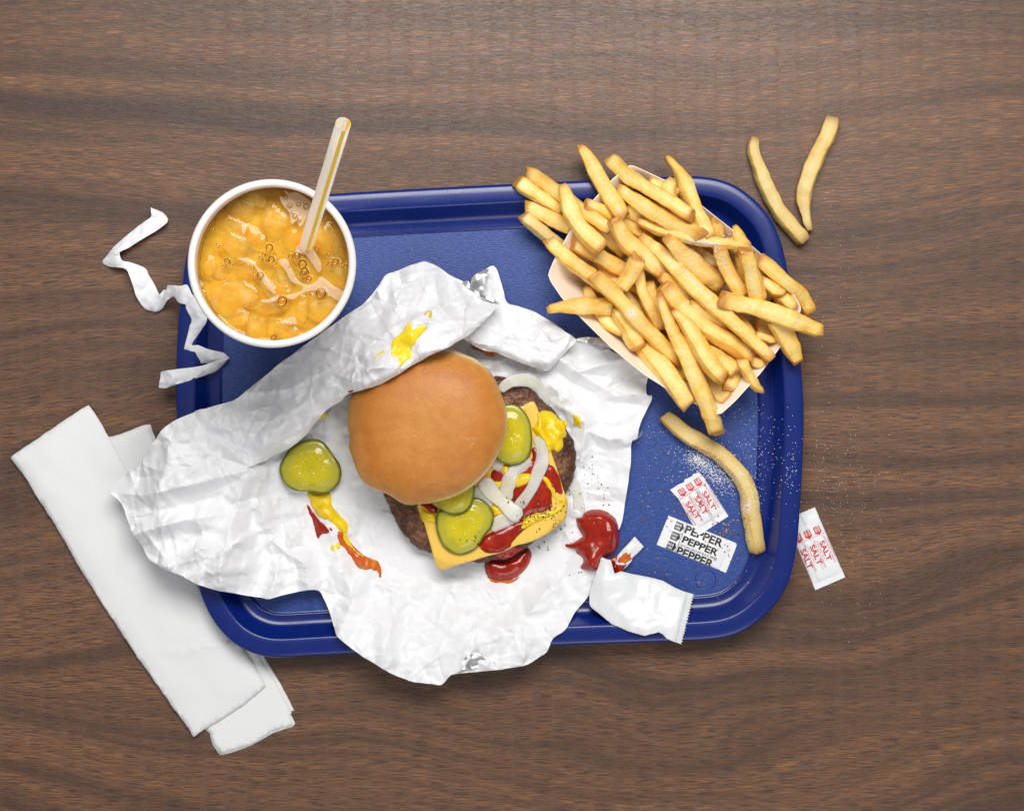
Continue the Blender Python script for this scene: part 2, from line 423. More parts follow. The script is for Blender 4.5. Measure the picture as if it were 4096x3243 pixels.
napkin('folded_napkin', 'upper folded white napkin lying long and slanted half under the tray', [N1(10), N1(4), N1(0)], 1.9 * MM, 0.65 * MM, 21, 11 * MM, ncrease, zmax=lambda x, y: np.where(tray_d(x, y) > 17 * MM, 2.8 * MM, np.where(tray_d(x, y) > -4*MM, 8 * MM, 99.0)))
# ------------------------------------------------------------------ burger wrapper
FU = crop(0, 0, 1.899)
def paper_mat():
    m = M('wrapper_paper', Roughness=0.55)
    # print on the other side shows through faintly
    c = m.coord('Object', (1, 1, 1), rot=math.radians(28))
    br = m.n('ShaderNodeTexBrick', {'offset': 0.5}, Vector=c, Scale=28.0, Color1=(1, 1, 1, 1), Color2=(0, 0, 0, 1), Mortar=(0, 0, 0, 1))
    br.inputs['Mortar Size'].default_value = 0.10; br.inputs['Brick Width'].default_value = 0.14; br.inputs['Row Height'].default_value = 0.46; br.inputs['Bias'].default_value = -0.1
    gate = m.ramp(m.noise(m.coord('Object', (24, 24, 24)), 1.0, 2), [(0.47, 0.0), (0.60, 1.0)])
    k = m.math('MULTIPLY', m.math('MULTIPLY', br.outputs[0], gate), 0.5)
    m.set('Base Color', m.mix(k, srgb(235, 235, 237), srgb(216, 217, 224)))
    n1 = m.noise(m.coord('Object', (220, 220, 220)), 1.0, 4, 0.6)
    n2 = m.n('ShaderNodeTexVoronoi', {'feature': 'DISTANCE_TO_EDGE'}, Vector=m.coord('Object', (75, 75, 75)), Scale=1.0).outputs[0]
    b = m.bump(n1, 0.0004, 0.35)
    m.bump(n2, 0.0014, 0.4, b)
    m.set('Subsurface Weight', 0.0)
    m.set('Sheen Weight', 0.05)
    return m.m
PAPER = paper_mat()
def foil_mat():
    m = M('silver_foil', Base_Color=(0.86, 0.85, 0.83, 1), Metallic=1.0, Roughness=0.28)
    return m.m
FOIL = foil_mat()

MAIN_PX = [(1702, 1046), (1657, 1057), (1579, 1086), (1540, 1102), (1514, 1145), (1462, 1210), (1417, 1242), (1339, 1296), (1230, 1375), (1130, 1445), (1063, 1500), (985, 1570), (930, 1606), (835, 1636), (760, 1664), (684, 1709),
           (627, 1776), (590, 1830), (565, 1862), (513, 1889), (470, 1930), (456, 1966), (490, 2000), (512, 2040), (532, 2089), (560, 2140), (608, 2222), (660, 2252), (722, 2279), (816, 2326), (905, 2352), (1025, 2384), (1080, 2388), (1140, 2376), (1234, 2356), (1275, 2362), (1300, 2400), (1329, 2469),
           (1345, 2510), (1358, 2535), (1400, 2572), (1443, 2602), (1538, 2659), (1590, 2690), (1640, 2712), (1700, 2722), (1757, 2729), (1775, 2722), (1800, 2695), (1823, 2685), (1899, 2676), (1975, 2668), (2040, 2662), (2108, 2649), (2160, 2620), (2184, 2602), (2212, 2545), (2260, 2510), (2300, 2450), (2355, 2383),
           (2390, 2300), (2421, 2222), (2455, 2150), (2488, 2089), (2510, 1950), (2522, 1850), (2526, 1766), (2548, 1752), (2562, 1690), (2606, 1600), (2604, 1582), (2586, 1578), (2590, 1520), (2592, 1500), (2520, 1450), (2450, 1405), (2370, 1365), (2300, 1355), (2240, 1310), (2146, 1253), (2075, 1225), (2030, 1212),
           (2012, 1160), (1998, 1110), (1985, 1075), (1966, 1063), (1935, 1085), (1900, 1140), (1865, 1130), (1800, 1100), (1760, 1070)]
def cp(pts): return [(*P(x, y, z * MM)[:2], z * MM) for x, y, z in pts]
MAIN_Z = tps(cp([(1900, 1850, 8), (2150, 2000, 8), (2300, 2150, 7.4), (2450, 1700, 10), (2560, 1640, 12), (2500, 2000, 7.4), (2480, 2120, 7.6), (2440, 2230, 9), (2300, 2420, 9), (2350, 2370, 10), (2260, 2500, 20), (2180, 2560, 23), (2150, 2640, 20), (1900, 2600, 24), (1900, 2520, 22), (1770, 2720, 18), (1600, 2650, 23),
    (1450, 2570, 24), (1350, 2450, 14), (1500, 2450, 13), (1700, 2450, 11), (1500, 2330, 9), (2000, 2420, 10), (1250, 2330, 13), (1100, 2370, 19), (900, 2330, 26), (700, 2250, 26), (560, 2130, 21), (470, 1960, 19), (620, 1800, 27), (700, 1990, 30), (800, 1680, 30), (900, 1850, 26), (1000, 1950, 20), (1150, 2080, 11),
    (1300, 1850, 9), (1050, 2200, 20), (1000, 1600, 13), (1300, 1420, 11), (1700, 1100, 11), (1500, 1300, 10), (1900, 1250, 10), (2200, 1350, 11), (2400, 1420, 9), (2590, 1500, 10), (1600, 1700, 8), (1950, 1090, 12)]))
CREASES = [([(455, 1966), (600, 1975), (800, 1930), (1000, 1880)], 6, 30), ([(1000, 1900), (940, 2100), (900, 2330)], 6, 30), ([(560, 2130), (720, 2080), (900, 2050)], 5, 24), ([(1000, 1890), (1070, 2100), (1180, 2240)], 4, 22),
           ([(1090, 2160), (1150, 2210), (1230, 2250), (1240, 2350)], 6, 22), ([(1170, 2150), (1130, 2230), (1085, 2380)], 5, 20), ([(1360, 2530), (1420, 2380), (1480, 2280)], 4, 26), ([(1620, 2360), (1560, 2480), (1540, 2650)], 2.5, 26),
           ([(1480, 2330), (1620, 2372), (1800, 2360), (2000, 2370)], 2.2, 26), ([(2330, 1500), (2420, 1560), (2590, 1580)], 4, 20), ([(2200, 1540), (2300, 1620), (2340, 1700), (2330, 1790)], 4.5, 26), ([(2340, 1720), (2440, 1760), (2520, 1740)], 4, 20),
           ([(2240, 1440), (2310, 1490), (2480, 1440)], 5, 22), ([(2520, 1400), (2470, 1490), (2420, 1560)], 3.5, 18), ([(2080, 2450), (2100, 2540), (2090, 2640)], 2.5, 24), ([(2200, 2350), (2090, 2480), (1950, 2560)], 2.2, 24),
           ([(700, 2260), (830, 2180), (980, 2160)], 5, 22), ([(850, 1740), (950, 1800), (1040, 1890)], 5, 22), ([(1300, 2050), (1350, 2230), (1420, 2400)], 3, 24)]
CREASES_W = [(W2(p, 0.012), h * 1.5 * MM, w_ * S) for p, h, w_ in CREASES]
BUN_C = P(1720, 1720, 0.02)[:2]
def folds(x, y, seed):
    """random straight creases with a sharp crest"""
    rg = np.random.default_rng(seed * 7 + 1); z = np.zeros(len(x)); lo = (x.min(), y.min()); hi = (x.max(), y.max())
    n_ = int(1.15 * (hi[0] - lo[0]) * (hi[1] - lo[1]) / (11.5 * MM) ** 2)
    for _ in range(n_):
        cx_, cy_ = rg.uniform(lo[0], hi[0]), rg.uniform(lo[1], hi[1]); a = rg.uniform(0, math.pi); L = rg.uniform(8, 34) * MM
        h = rg.uniform(0.5, 1.9) * MM * (1 if rg.random() < 0.65 else -1); w_ = rg.uniform(1.4, 5.0) * MM
        m = (np.abs(x - cx_) < L + 3 * w_) & (np.abs(y - cy_) < L + 3 * w_)
        u = (x[m] - cx_) * math.cos(a) + (y[m] - cy_) * math.sin(a); v = -(x[m] - cx_) * math.sin(a) + (y[m] - cy_) * math.cos(a)
        v = v + 0.12 * u * u / L
        z[m] += h * np.exp(-np.abs(v) / w_) * np.clip(1.2 * (1 - (u / L) ** 2), 0, 1) * np.where(v > 0, 1.0, np.exp(-np.abs(v) / w_))
    return z
def crumple(x, y, seed=0):
    """facets at three sizes, stronger to the left where the sheet is screwed up"""
    px = x / S + 2048; py = 1621.5 - y / S
    left = smoothstep(1350, 900, px); low = smoothstep(2250, 2400, py) * (1 - left)
    under = np.exp(-((px - 1950) ** 2 + (py - 1950) ** 2) / (2 * 330 ** 2))
    a = (0.75 + 0.75 * left - 0.2 * low) * (1 - 0.6 * under)
    z = (5.2 + 4.2 * left) * MM * facet(x, y, 58 * MM, seed + 1, 0.5) * a
    z = z + 4.6 * MM * facet(x, y, 26 * MM, seed + 2, 1.3) * a
    z = z + 2.3 * MM * facet(x, y, 11 * MM, seed + 3, 2.2) * (0.65 + 0.2 * left) * (1 - 0.5 * under)
    z = z + folds(x, y, seed) * (0.75 + 0.5 * left) * (1 - 0.55 * under)
    z = z + 0.6 * MM * facet(x, y, 5.5 * MM, seed + 4, 0.2) * (0.6 + 0.5 * left)
    return z
def creases(x, y):
    z = np.zeros(len(x))
    for p, h, w_ in CREASES_W:
        d = dist_poly(p, x, y, False); z = np.maximum(z, h * np.clip(1 - d / (w_ * 2.2), 0, 1))
    return z
def tray_floor_min(x, y):
    """height of the tray surface below (for keeping sheets above it)"""
    d = tray_d(x, y) / MM; dd = np.array([p[0] for p in PROF[3:]]); zz = np.array([p[1] for p in PROF[3:]])
    return np.where(d > -1.0, np.interp(d, dd, zz), 0.6) * MM
def sheet_thick(name, poly, zfun, parent, mat, step=1.0 * MM, t=0.12 * MM, key='wrapper', seed=3, edge_noise=0.35 * MM):
    poly = resample(catmull(poly, 6), step)
    poly = poly + np.c_[fbm(poly[:, 0] * 160, poly[:, 1] * 160, seed, 3), fbm(poly[:, 0] * 160 + 5, poly[:, 1] * 160, seed + 1, 3)] * edge_noise
    V2, T = fill(poly, step, seed=seed)
    z = zfun(V2[:, 0], V2[:, 1])
    V, F = solid(V2, T, z, z - t)
    o = ob(name, V, F, mat, parent, autosmooth=30); reg(key, np.c_[V2, z], T); return o
wrapper = empty('burger_wrapper', P(1850, 1900, 0.007))
tag(wrapper, 'crumpled white paper burger wrapper spread open across the tray', 'wrapper')
def main_z(x, y):
    z = MAIN_Z(x, y) + crumple(x, y, 3) * 1.0 + folds(x, y, 74) * 0.6 + creases(x, y) + 0.6 * MM
    lo = tray_floor_min(x, y) + 0.45 * MM
    return np.where(z < lo, lo + (lo - z) * 0.12, z)
sheet_thick('sheet', W2(MAIN_PX, 0.013), main_z, wrapper, PAPER)

# the flap folded back over the top of the bun
FA_OUT = [(1702, 1044), (1657, 1056), (1579, 1085), (1540, 1101), (1514, 1144), (1462, 1208), (1417, 1240), (1339, 1293), (1230, 1372), (1130, 1441), (1063, 1496), (985, 1566), (930, 1602), (835, 1632), (770, 1662)]
FA_IN = [(860, 1800), (960, 1868), (1042, 1850), (1090, 1822), (1162, 1790), (1232, 1728), (1300, 1648), (1368, 1605), (1400, 1577), (1462, 1560), (1527, 1540), (1590, 1508), (1650, 1470), (1722, 1430), (1793, 1398), (1832, 1372), (1878, 1346), (1910, 1313), (1955, 1268), (1992, 1222), (1985, 1212), (1940, 1190), (1875, 1152), (1815, 1110), (1760, 1070)]
FA = FA_OUT + FA_IN
FA_Z = tps(cp([(1702, 1046, 15), (1540, 1102, 14), (1462, 1210, 13), (1339, 1294, 13), (1200, 1395, 14), (1063, 1500, 16), (930, 1605, 19), (835, 1633, 25), (770, 1662, 24), (860, 1800, 26), (960, 1868, 22), (1090, 1822, 24), (1162, 1790, 25), (1300, 1648, 34), (1400, 1577, 50), (1527, 1540, 62), (1650, 1470, 67), (1793, 1398, 63), (1878, 1346, 51), (1955, 1268, 34), (1992, 1222, 27), (1875, 1152, 21), (1800, 1100, 18),
    (1620, 1330, 58), (1720, 1260, 48), (1450, 1400, 50), (1250, 1530, 36), (1100, 1680, 34), (1000, 1700, 32), (1820, 1240, 36), (1580, 1200, 30)]))
_fa_in = W2(FA_IN[2:19], 0.045)
FA_CR = [(W2(p, 0.03), h * MM, w_ * S) for p, h, w_ in [([(1000, 1870), (1180, 1640), (1370, 1520), (1560, 1470)], 5, 26), ([(1600, 1180), (1560, 1330), (1480, 1420)], 4, 24), ([(1840, 1230), (1700, 1300), (1540, 1440)], 3.5, 22), ([(1000, 1570), (1150, 1560), (1330, 1470)], 4, 24), ([(1740, 1120), (1760, 1230), (1840, 1310)], 3, 22)]]
def fa_z(x, y):
    z = FA_Z(x, y) + crumple(x, y, 17) * 1.1 + folds(x, y, 71) * 1.2 + folds(x, y, 72) * 1.0
    for p, h, w_ in FA_CR: z = z + h * np.clip(1 - dist_poly(p, x, y, False) / (w_ * 2), 0, 1)
    d = dist_poly(_fa_in, x, y, False)
    return z - 6 * MM * (1 - np.clip(d / (5 * MM), 0, 1)) ** 2.4        # the fold rolls under along the inner edge
sheet_thick('folded_flap', W2(FA, 0.032), fa_z, wrapper, PAPER, seed=8)
# second fold, lying on the sheet at the upper right
FB = px_list(Z4, [(1062, 415), (1100, 395), (1135, 425), (1190, 460), (1310, 487), (1390, 522), (1480, 580), (1552, 630), (1500, 690), (1440, 760), (1378, 816), (1330, 812), (1262, 790), (1180, 762), (1100, 726), (1050, 708), (1000, 700), (950, 682), (890, 650), (850, 615), (880, 580), (960, 500)])
FB_Z = tps(cp([(*Z4(1062, 415), 16), (*Z4(1190, 460), 13), (*Z4(1310, 487), 12), (*Z4(1552, 630), 14), (*Z4(1440, 760), 22), (*Z4(1378, 816), 21), (*Z4(1180, 762), 25), (*Z4(1050, 708), 29), (*Z4(890, 650), 34), (*Z4(850, 615), 34), (*Z4(960, 500), 28), (*Z4(1200, 600), 23), (*Z4(1350, 640), 19)]))
_fb_in = W2(FB[8:19], 0.02)
def fb_z(x, y):
    z = FB_Z(x, y) + crumple(x, y, 31) * 1.1 + folds(x, y, 73) * 1.3 + 2 * MM
    d = dist_poly(_fb_in, x, y, False)
    return z - 4.5 * MM * (1 - np.clip(d / (5 * MM), 0, 1)) ** 2.2
sheet_thick('folded_corner', W2(FB, 0.022), fb_z, wrapper, PAPER, seed=9)
# silver side of the wrapper where an edge turns over
def foil(px, zs, seed):
    cz = tps([(*P(x, y, z * MM)[:2], z * MM) for (x, y), z in zip(px, zs)] + [(*P(*np.mean(px, 0), np.mean(zs) * MM)[:2], (np.mean(zs) + 1.5) * MM)])
    f = lambda x, y: cz(x, y) + 1.6 * MM * facet(x, y, 7 * MM, seed, 0.7)
    sheet_thick('foil_edge', W2(px, np.mean(zs) * MM), f, wrapper, FOIL, step=0.9 * MM, seed=seed)
foil(px_list(Z4, [(848, 282), (885, 270), (890, 315), (905, 250), (940, 220), (1008, 192), (990, 240), (985, 300), (970, 350), (1040, 385), (1075, 412), (1000, 385), (930, 345)]), [19, 18, 18, 18, 18, 18, 19, 20, 23, 26, 27, 26, 22], 41)
foil(px_list(Z4, [(1545, 628), (1600, 615), (1700, 620), (1730, 650), (1790, 690), (1700, 668), (1600, 645)]), [13, 13, 13, 13, 12, 13, 14], 43)
FB2 = crop(1200, 1900, 0.788)
foil(px_list(FB2, [(770, 1012), (815, 990), (818, 955), (850, 915), (905, 898), (930, 925), (990, 965), (940, 972), (850, 985), (800, 1005)]), [26, 27, 27, 28, 28, 28, 26, 26, 26, 26], 47)
foil(px_list(ZR, [(437, 255), (440, 238), (470, 225), (495, 185), (492, 215), (470, 240)]), [9, 10, 10, 11, 9, 9], 49)
# ------------------------------------------------------------------ drink cup
CUP_TOP = 150 * MM; CUP_BASE = FLOOR_Z + 0.2 * MM
cx, cy, _ = P(1086, 1053, CUP_TOP); CUP_R = 338 * S * (CAM_H - CUP_TOP) / CAM_H
def lathe(prof, c, seg=96):
    V = []; F = []; n_ = len(prof)
    for k in range(seg):
        a = 2 * math.pi * k / seg
        for r, z in prof: V.append((c[0] + r * math.cos(a), c[1] + r * math.sin(a), z))
    for k in range(seg):
        k2 = (k + 1) % seg
        for i in range(n_ - 1): F.append((k * n_ + i, k2 * n_ + i, k2 * n_ + i + 1, k * n_ + i + 1))
    return V, F
CUPW = M('waxed_cup_paper', Base_Color=srgb(240, 236, 232), Roughness=0.32); CUPW.set('Coat Weight', 0.3); CUPW.set('Coat Roughness', 0.2)
CUPW.bump(CUPW.noise(CUPW.coord('Object', (60, 60, 60)), 1.0, 3), 0.0006, 0.2)
cup = empty('paper_cup', (cx, cy, CUP_BASE)); tag(cup, 'large white paper cup with rolled rim, full of iced orange drink', 'cup')
rb = 32 * MM; rw = CUP_R - 1.6 * MM
slope = lambda z: rb + (rw - rb) * (z - CUP_BASE) / (CUP_TOP - CUP_BASE)
wall = [(slope(CUP_BASE), CUP_BASE), (slope(0.05), 0.05), (slope(0.1), 0.1), (slope(CUP_TOP - 3 * MM), CUP_TOP - 3 * MM), (slope(CUP_TOP - 3 * MM) - 0.5 * MM, CUP_TOP - 3 * MM), (slope(0.1) - 0.5 * MM, 0.1), (slope(0.05) - 0.5 * MM, 0.05), (slope(CUP_BASE) - 0.5 * MM, CUP_BASE)]
V, F = lathe(wall + wall[:1], (cx, cy)); ob('wall', V, F, CUPW.m, cup, autosmooth=40); reg('cup', V, F)
rr = 2.2 * MM; prof = [(CUP_R - rr + rr * math.cos(a), CUP_TOP - rr + rr * 0.95 * math.sin(a)) for a in np.linspace(-1.9, 2 * math.pi - 1.9, 17)]
V, F = lathe(prof, (cx, cy)); ob('rolled_rim', V, F, CUPW.m, cup); reg('cup', V, F)
V, F = lathe([(0.0001, CUP_BASE + 4 * MM), (slope(CUP_BASE + 4 * MM) - 0.4 * MM, CUP_BASE + 4 * MM), (slope(CUP_BASE + 4 * MM) - 0.4 * MM, CUP_BASE + 3.5 * MM), (0.0001, CUP_BASE + 3.5 * MM)], (cx, cy)); ob('bottom_disc', V, F, CUPW.m, cup)

# ---- ice and drink
LIQ = CUP_TOP - 14.5 * MM; LR = slope(LIQ) - 0.62 * MM
kz = S * (CAM_H - LIQ) / CAM_H
def zi(x, y): q = Z1(x, y); return P(q[0], q[1], LIQ)[:2]
ICE = [  # crop centre, half sizes, turn (deg), depth below surface mm, label
 (570, 612, 82, 48, 15, 0.5, 'flat pale ice chunk at the upper wall of the cup'),
 (484, 688, 98, 70, 12, 0.9, 'rounded ice chunk just below the flat pale one at upper left'),
 (685, 752, 92, 122, -18, 0.3, 'large pale oval ice chunk above the cup centre, left of the straw'),
 (420, 785, 86, 58, 20, 1.8, 'dim submerged ice chunk near the left of the cup'),
 (578, 845, 78, 82, 0, 1.2, 'round ice chunk left of the cup centre'),
 (445, 905, 94, 64, 22, 0.6, 'frosty white streaked ice chunk at the left of the cup'),
 (1015, 858, 74, 118, -28, 0.9, 'long slanted ice chunk right of the straw'),
 (1060, 1065, 62, 122, -14, 0.9, 'tall narrow ice chunk at the right wall of the cup'),
 (455, 1205, 158, 104, -8, 0.2, 'largest wedge-shaped pale ice chunk at lower left'),
 (745, 1128, 88, 92, 25, 1.6, 'smooth amber ice chunk below the cup centre'),
 (985, 1272, 118, 88, -4, 0.4, 'big glossy ice chunk at lower right of the cup'),
 (470, 1352, 58, 50, 10, 0.0, 'small bright white ice chunk under the largest wedge'),
 (578, 1405, 78, 86, 8, 0.8, 'rounded ice chunk at the bottom wall of the cup'),
 (780, 1438, 92, 58, 8, 0.7, 'flat streaky ice chunk at the bottom, right of centre'),
 (520, 1060, 70, 52, 5, 1.2, 'small ice chunk inside a bright ring, left of centre'),
 (805, 868, 62, 78, 10, 1.6, 'dark amber ice chunk beside the straw'),
 (640, 1150, 36, 88, -36, 0.6, 'thin slanted sliver of ice near the cup centre'),
 (868, 1292, 46, 88, 12, 0.8, 'curved sliver of ice left of the big glossy chunk'),
 (655, 1288, 96, 46, -6, 1.8, 'dim flat ice chunk between the wedge and the glossy chunk'),
 (290, 1028, 42, 62, 0, 1.2, 'small dark ice chunk against the left wall of the cup'),
 (345, 690, 46, 60, 30, 2.0, 'sunken ice chunk at the far upper left wall of the cup'),
 (1090, 930, 40, 70, -15, 1.5, 'thin ice piece squeezed against the right wall, upper part'),
]
for k in range(15):
    a_, r_ = k * 2.4 + 0.3, 400 * math.sqrt((k + 0.5) / 15)
    ICE.append((700 + r_ * math.cos(a_), 1030 + r_ * math.sin(a_), 75 + 25 * math.sin(k * 5.1), 70 + 25 * math.cos(k * 3.3), k * 40, 3.4 + (k % 3), None))
icem = M('wet_ice', Base_Color=(0.96, 0.93, 0.88, 1), Roughness=0.18)
icem.set('Subsurface Weight', 0.2); icem.set('Subsurface Radius', (1, 0.8, 0.6)); icem.set('Subsurface Scale', 0.004)
fr = icem.noise(icem.coord('Object', (70, 70, 70)), 1.0, 4, 0.65)
icem.set('Base Color', icem.ramp(fr, [(0.32, (1.0, 0.68, 0.08, 1)), (0.5, (1.0, 0.80, 0.22, 1)), (0.70, (1.0, 0.93, 0.58, 1))]))
icem.bump(icem.noise(icem.coord('Object', (160, 160, 160)), 1.0, 4, 0.6), 0.002, 0.45)
icem.set('Alpha', icem.ramp(fr, [(0.38, 0.05), (0.66, 0.36)]))
def ico(sub):
    bm = bmesh.new(); bmesh.ops.create_icosphere(bm, subdivisions=sub, radius=1.0)
    V = np.array([v.co[:] for v in bm.verts]); F = [tuple(v.index for v in f.verts) for f in bm.faces]; bm.free(); return V, F
IV, IF = ico(4)
ice_tops = []; SUNK = []
for q, (x, y, a, b, ang, dep, lab) in enumerate(ICE):
    c = zi(x, y); ra, rb_ = a * 0.6443 * kz, b * 0.6443 * kz; th = math.radians(-ang)
    # keep it inside the cup
    dx, dy = c[0] - cx, c[1] - cy
    e = 1 - 0.45
    U = np.sign(IV) * np.abs(IV) ** np.array([0.86, 0.86, 0.8])
    rgi = np.random.default_rng(q + 40); U = IV * 9.0
    npl = rgi.normal(0, 1, (11, 3)); npl /= np.linalg.norm(npl, axis=1)[:, None]; npl = np.vstack([npl, np.eye(3), -np.eye(3)]); dpl = np.r_[rgi.uniform(0.78, 0.98, 11), rgi.uniform(0.85, 1, 6)]
    rad = (((np.clip(IV @ npl.T, 0.02, None) / dpl) ** 9).sum(1)) ** (-1 / 9.0); U = IV * rad[:, None] * 1.12
    d3 = 1 + 0.05 * vnoise(IV[:, 0] * 1.7 + q * 3.1, IV[:, 1] * 1.7 + IV[:, 2], q) + 0.05 * vnoise(IV[:, 0] * 4 + q, IV[:, 1] * 4 - IV[:, 2] * 3, q + 50)
    U = U * d3[:, None]
    X = U[:, 0] * ra; Y = U[:, 1] * rb_; Zz = U[:, 2] * min(ra, rb_) * 0.9
    hz = Zz.max()
    wx = c[0] + X * math.cos(th) - Y * math.sin(th); wy = c[1] + X * math.sin(th) + Y * math.cos(th)
    r = np.hypot(wx - cx, wy - cy); f = np.minimum(1, (LR - 0.6 * MM) / (r + 1e-9)); wx = cx + (wx - cx) * f; wy = cy + (wy - cy) * f
    wz = LIQ - dep * MM * 1.3 - hz + Zz + 1.6 * MM
    lim_ = slope(wz) - 1.0 * MM; r = np.hypot(wx - cx, wy - cy); f = np.minimum(1, lim_ / (r + 1e-9)); wx = cx + (wx - cx) * f; wy = cy + (wy - cy) * f
    if lab is None: SUNK.append((np.c_[wx, wy, wz], IF))
    else: o = ob('ice_chunk', np.c_[wx, wy, wz], IF, icem.m); tag(o, lab, 'ice', 'ice in the orange drink')
    ice_tops.append((c, ra, rb_, th, dep)); reg('ice', np.c_[wx, wy, wz], IF)
# liquid: closed body; its top film rises over the ice and dips between it
gp = resample(np.array([(cx + LR * math.cos(a), cy + LR * math.sin(a)) for a in np.linspace(0, 2 * math.pi, 121)[:-1]]), 1.6 * MM)
V2, T = fill(gp, 0.62 * MM, jitter=0.15)
x, y = V2[:, 0], V2[:, 1]
it = top_arr(x, y, ['ice'], -1)
zz = LIQ + 0.55 * MM * fbm(x * 110, y * 110, 3, 3) + 0.12 * MM * fbm(x * 500, y * 500, 8, 2)
film = zz + 0.7 * MM * smoothstep(LIQ - 4 * MM, LIQ + 1 * MM, it)
BUB = [(835, 965, 24), (882, 1062, 24), (897, 1075, 17), (677, 992, 22), (664, 918, 26), (795, 975, 18), (866, 1080, 15), (402, 1002, 20), (386, 1032, 14), (690, 1042, 14), (608, 1090, 26), (985, 1200, 36), (745, 1250, 34), (1075, 1005, 22), (1040, 1020, 16), (320, 800, 10), (345, 905, 16), (960, 925, 16), (1020, 965, 13), (790, 655, 22), (845, 650, 16), (892, 662, 20), (822, 720, 18), (850, 745, 15), (800, 700, 10), (765, 605, 18), (630, 960, 14), (612, 985, 16), (650, 1000, 12), (560, 1040, 12), (700, 1465, 14), (690, 1475, 18), (1135, 1035, 16), (430, 1020, 12), (765, 1165, 12), (870, 1020, 30), (910, 1110, 20)]
for bx, by, br in BUB:
    c = zi(bx, by); r = br * 0.6443 * kz; d = np.hypot(x - c[0], y - c[1])
    film = film + np.where(d < r, 0.55 * np.sqrt(np.clip(r * r - d * d, 0, None)), 0) - 0.25 * MM * np.exp(-((d - r * 1.1) / (0.5 * MM)) ** 2)
rim_d = LR - np.hypot(x - cx, y - cy); film = film + 0.9 * MM * np.exp(-rim_d / (0.9 * MM))
# relax
adj = {}
n0 = len(V2); I = []; J = []
for f in T:
    for k in range(3): I += [f[k], f[(k + 1) % 3]]; J += [f[(k + 1) % 3], f[k]]
I = np.array(I); J = np.array(J); deg = np.bincount(I, minlength=n0)
def relax(z, it_, lam=0.5):
    for _ in range(it_): z = z + lam * (np.bincount(I, weights=z[J], minlength=n0) / deg - z)
    return z
film = relax(film, 3)
LIQM = bpy.data.materials.new('orange_soda'); LIQM.use_nodes = True; nt = LIQM.node_tree; nt.nodes.clear()
out = nt.nodes.new('ShaderNodeOutputMaterial'); mixs = nt.nodes.new('ShaderNodeMixShader'); fre = nt.nodes.new('ShaderNodeFresnel'); fre.inputs[0].default_value = 1.36
tra = nt.nodes.new('ShaderNodeBsdfTransparent'); gl = nt.nodes.new('ShaderNodeBsdfGlossy'); gl.inputs['Roughness'].default_value = 0.04
mul = nt.nodes.new('ShaderNodeMath'); mul.operation = 'MULTIPLY'; mul.inputs[1].default_value = 1.25
nt.links.new(fre.outputs[0], mul.inputs[0])
vol = nt.nodes.new('ShaderNodeVolumeAbsorption'); vol.inputs['Color'].default_value = (1.0, 0.82, 0.03, 1); vol.inputs['Density'].default_value = 125.0
nt.links.new(mul.outputs[0], mixs.inputs[0]); nt.links.new(tra.outputs[0], mixs.inputs[1]); nt.links.new(gl.outputs[0], mixs.inputs[2])
nt.links.new(mixs.outputs[0], out.inputs[0]); nt.links.new(vol.outputs[0], out.inputs[1])
DEEP = M('cloudy_orange_soda', Roughness=0.4)
dn = DEEP.noise(DEEP.coord('Object', (90, 90, 90)), 1.0, 4, 0.6)
DEEP.set('Base Color', DEEP.ramp(dn, [(0.3, (1.0, 0.50, 0.05, 1)), (0.5, (1.0, 0.66, 0.13, 1)), (0.7, (1.0, 0.82, 0.28, 1))]))
V, F = solid(V2, T, film, np.full(n0, LIQ - 5.5 * MM))
kb_ = (slope(LIQ - 5.5 * MM) - 0.75 * MM) / LR; V[n0:, 0] = cx + (V[n0:, 0] - cx) * kb_; V[n0:, 1] = cy + (V[n0:, 1] - cy) * kb_
nT = len(T); fm = [0] * nT + [1] * nT + [0] * (len(F) - 2 * nT)
drink = ob('orange_drink', V, F, None, mats=[LIQM, DEEP.m], fm=fm)
for V, F in SUNK: ob('sunken_ice', V, F, icem.m, drink)
tag(drink, 'orange soft drink with bubbles and floating ice filling the white cup', 'drink'); reg('drink', np.c_[V2, film], T)
FOAM = M('pale_foam_film', Base_Color=srgb(255, 232, 200), Roughness=0.12); FOAM.set('Alpha', 0.28)
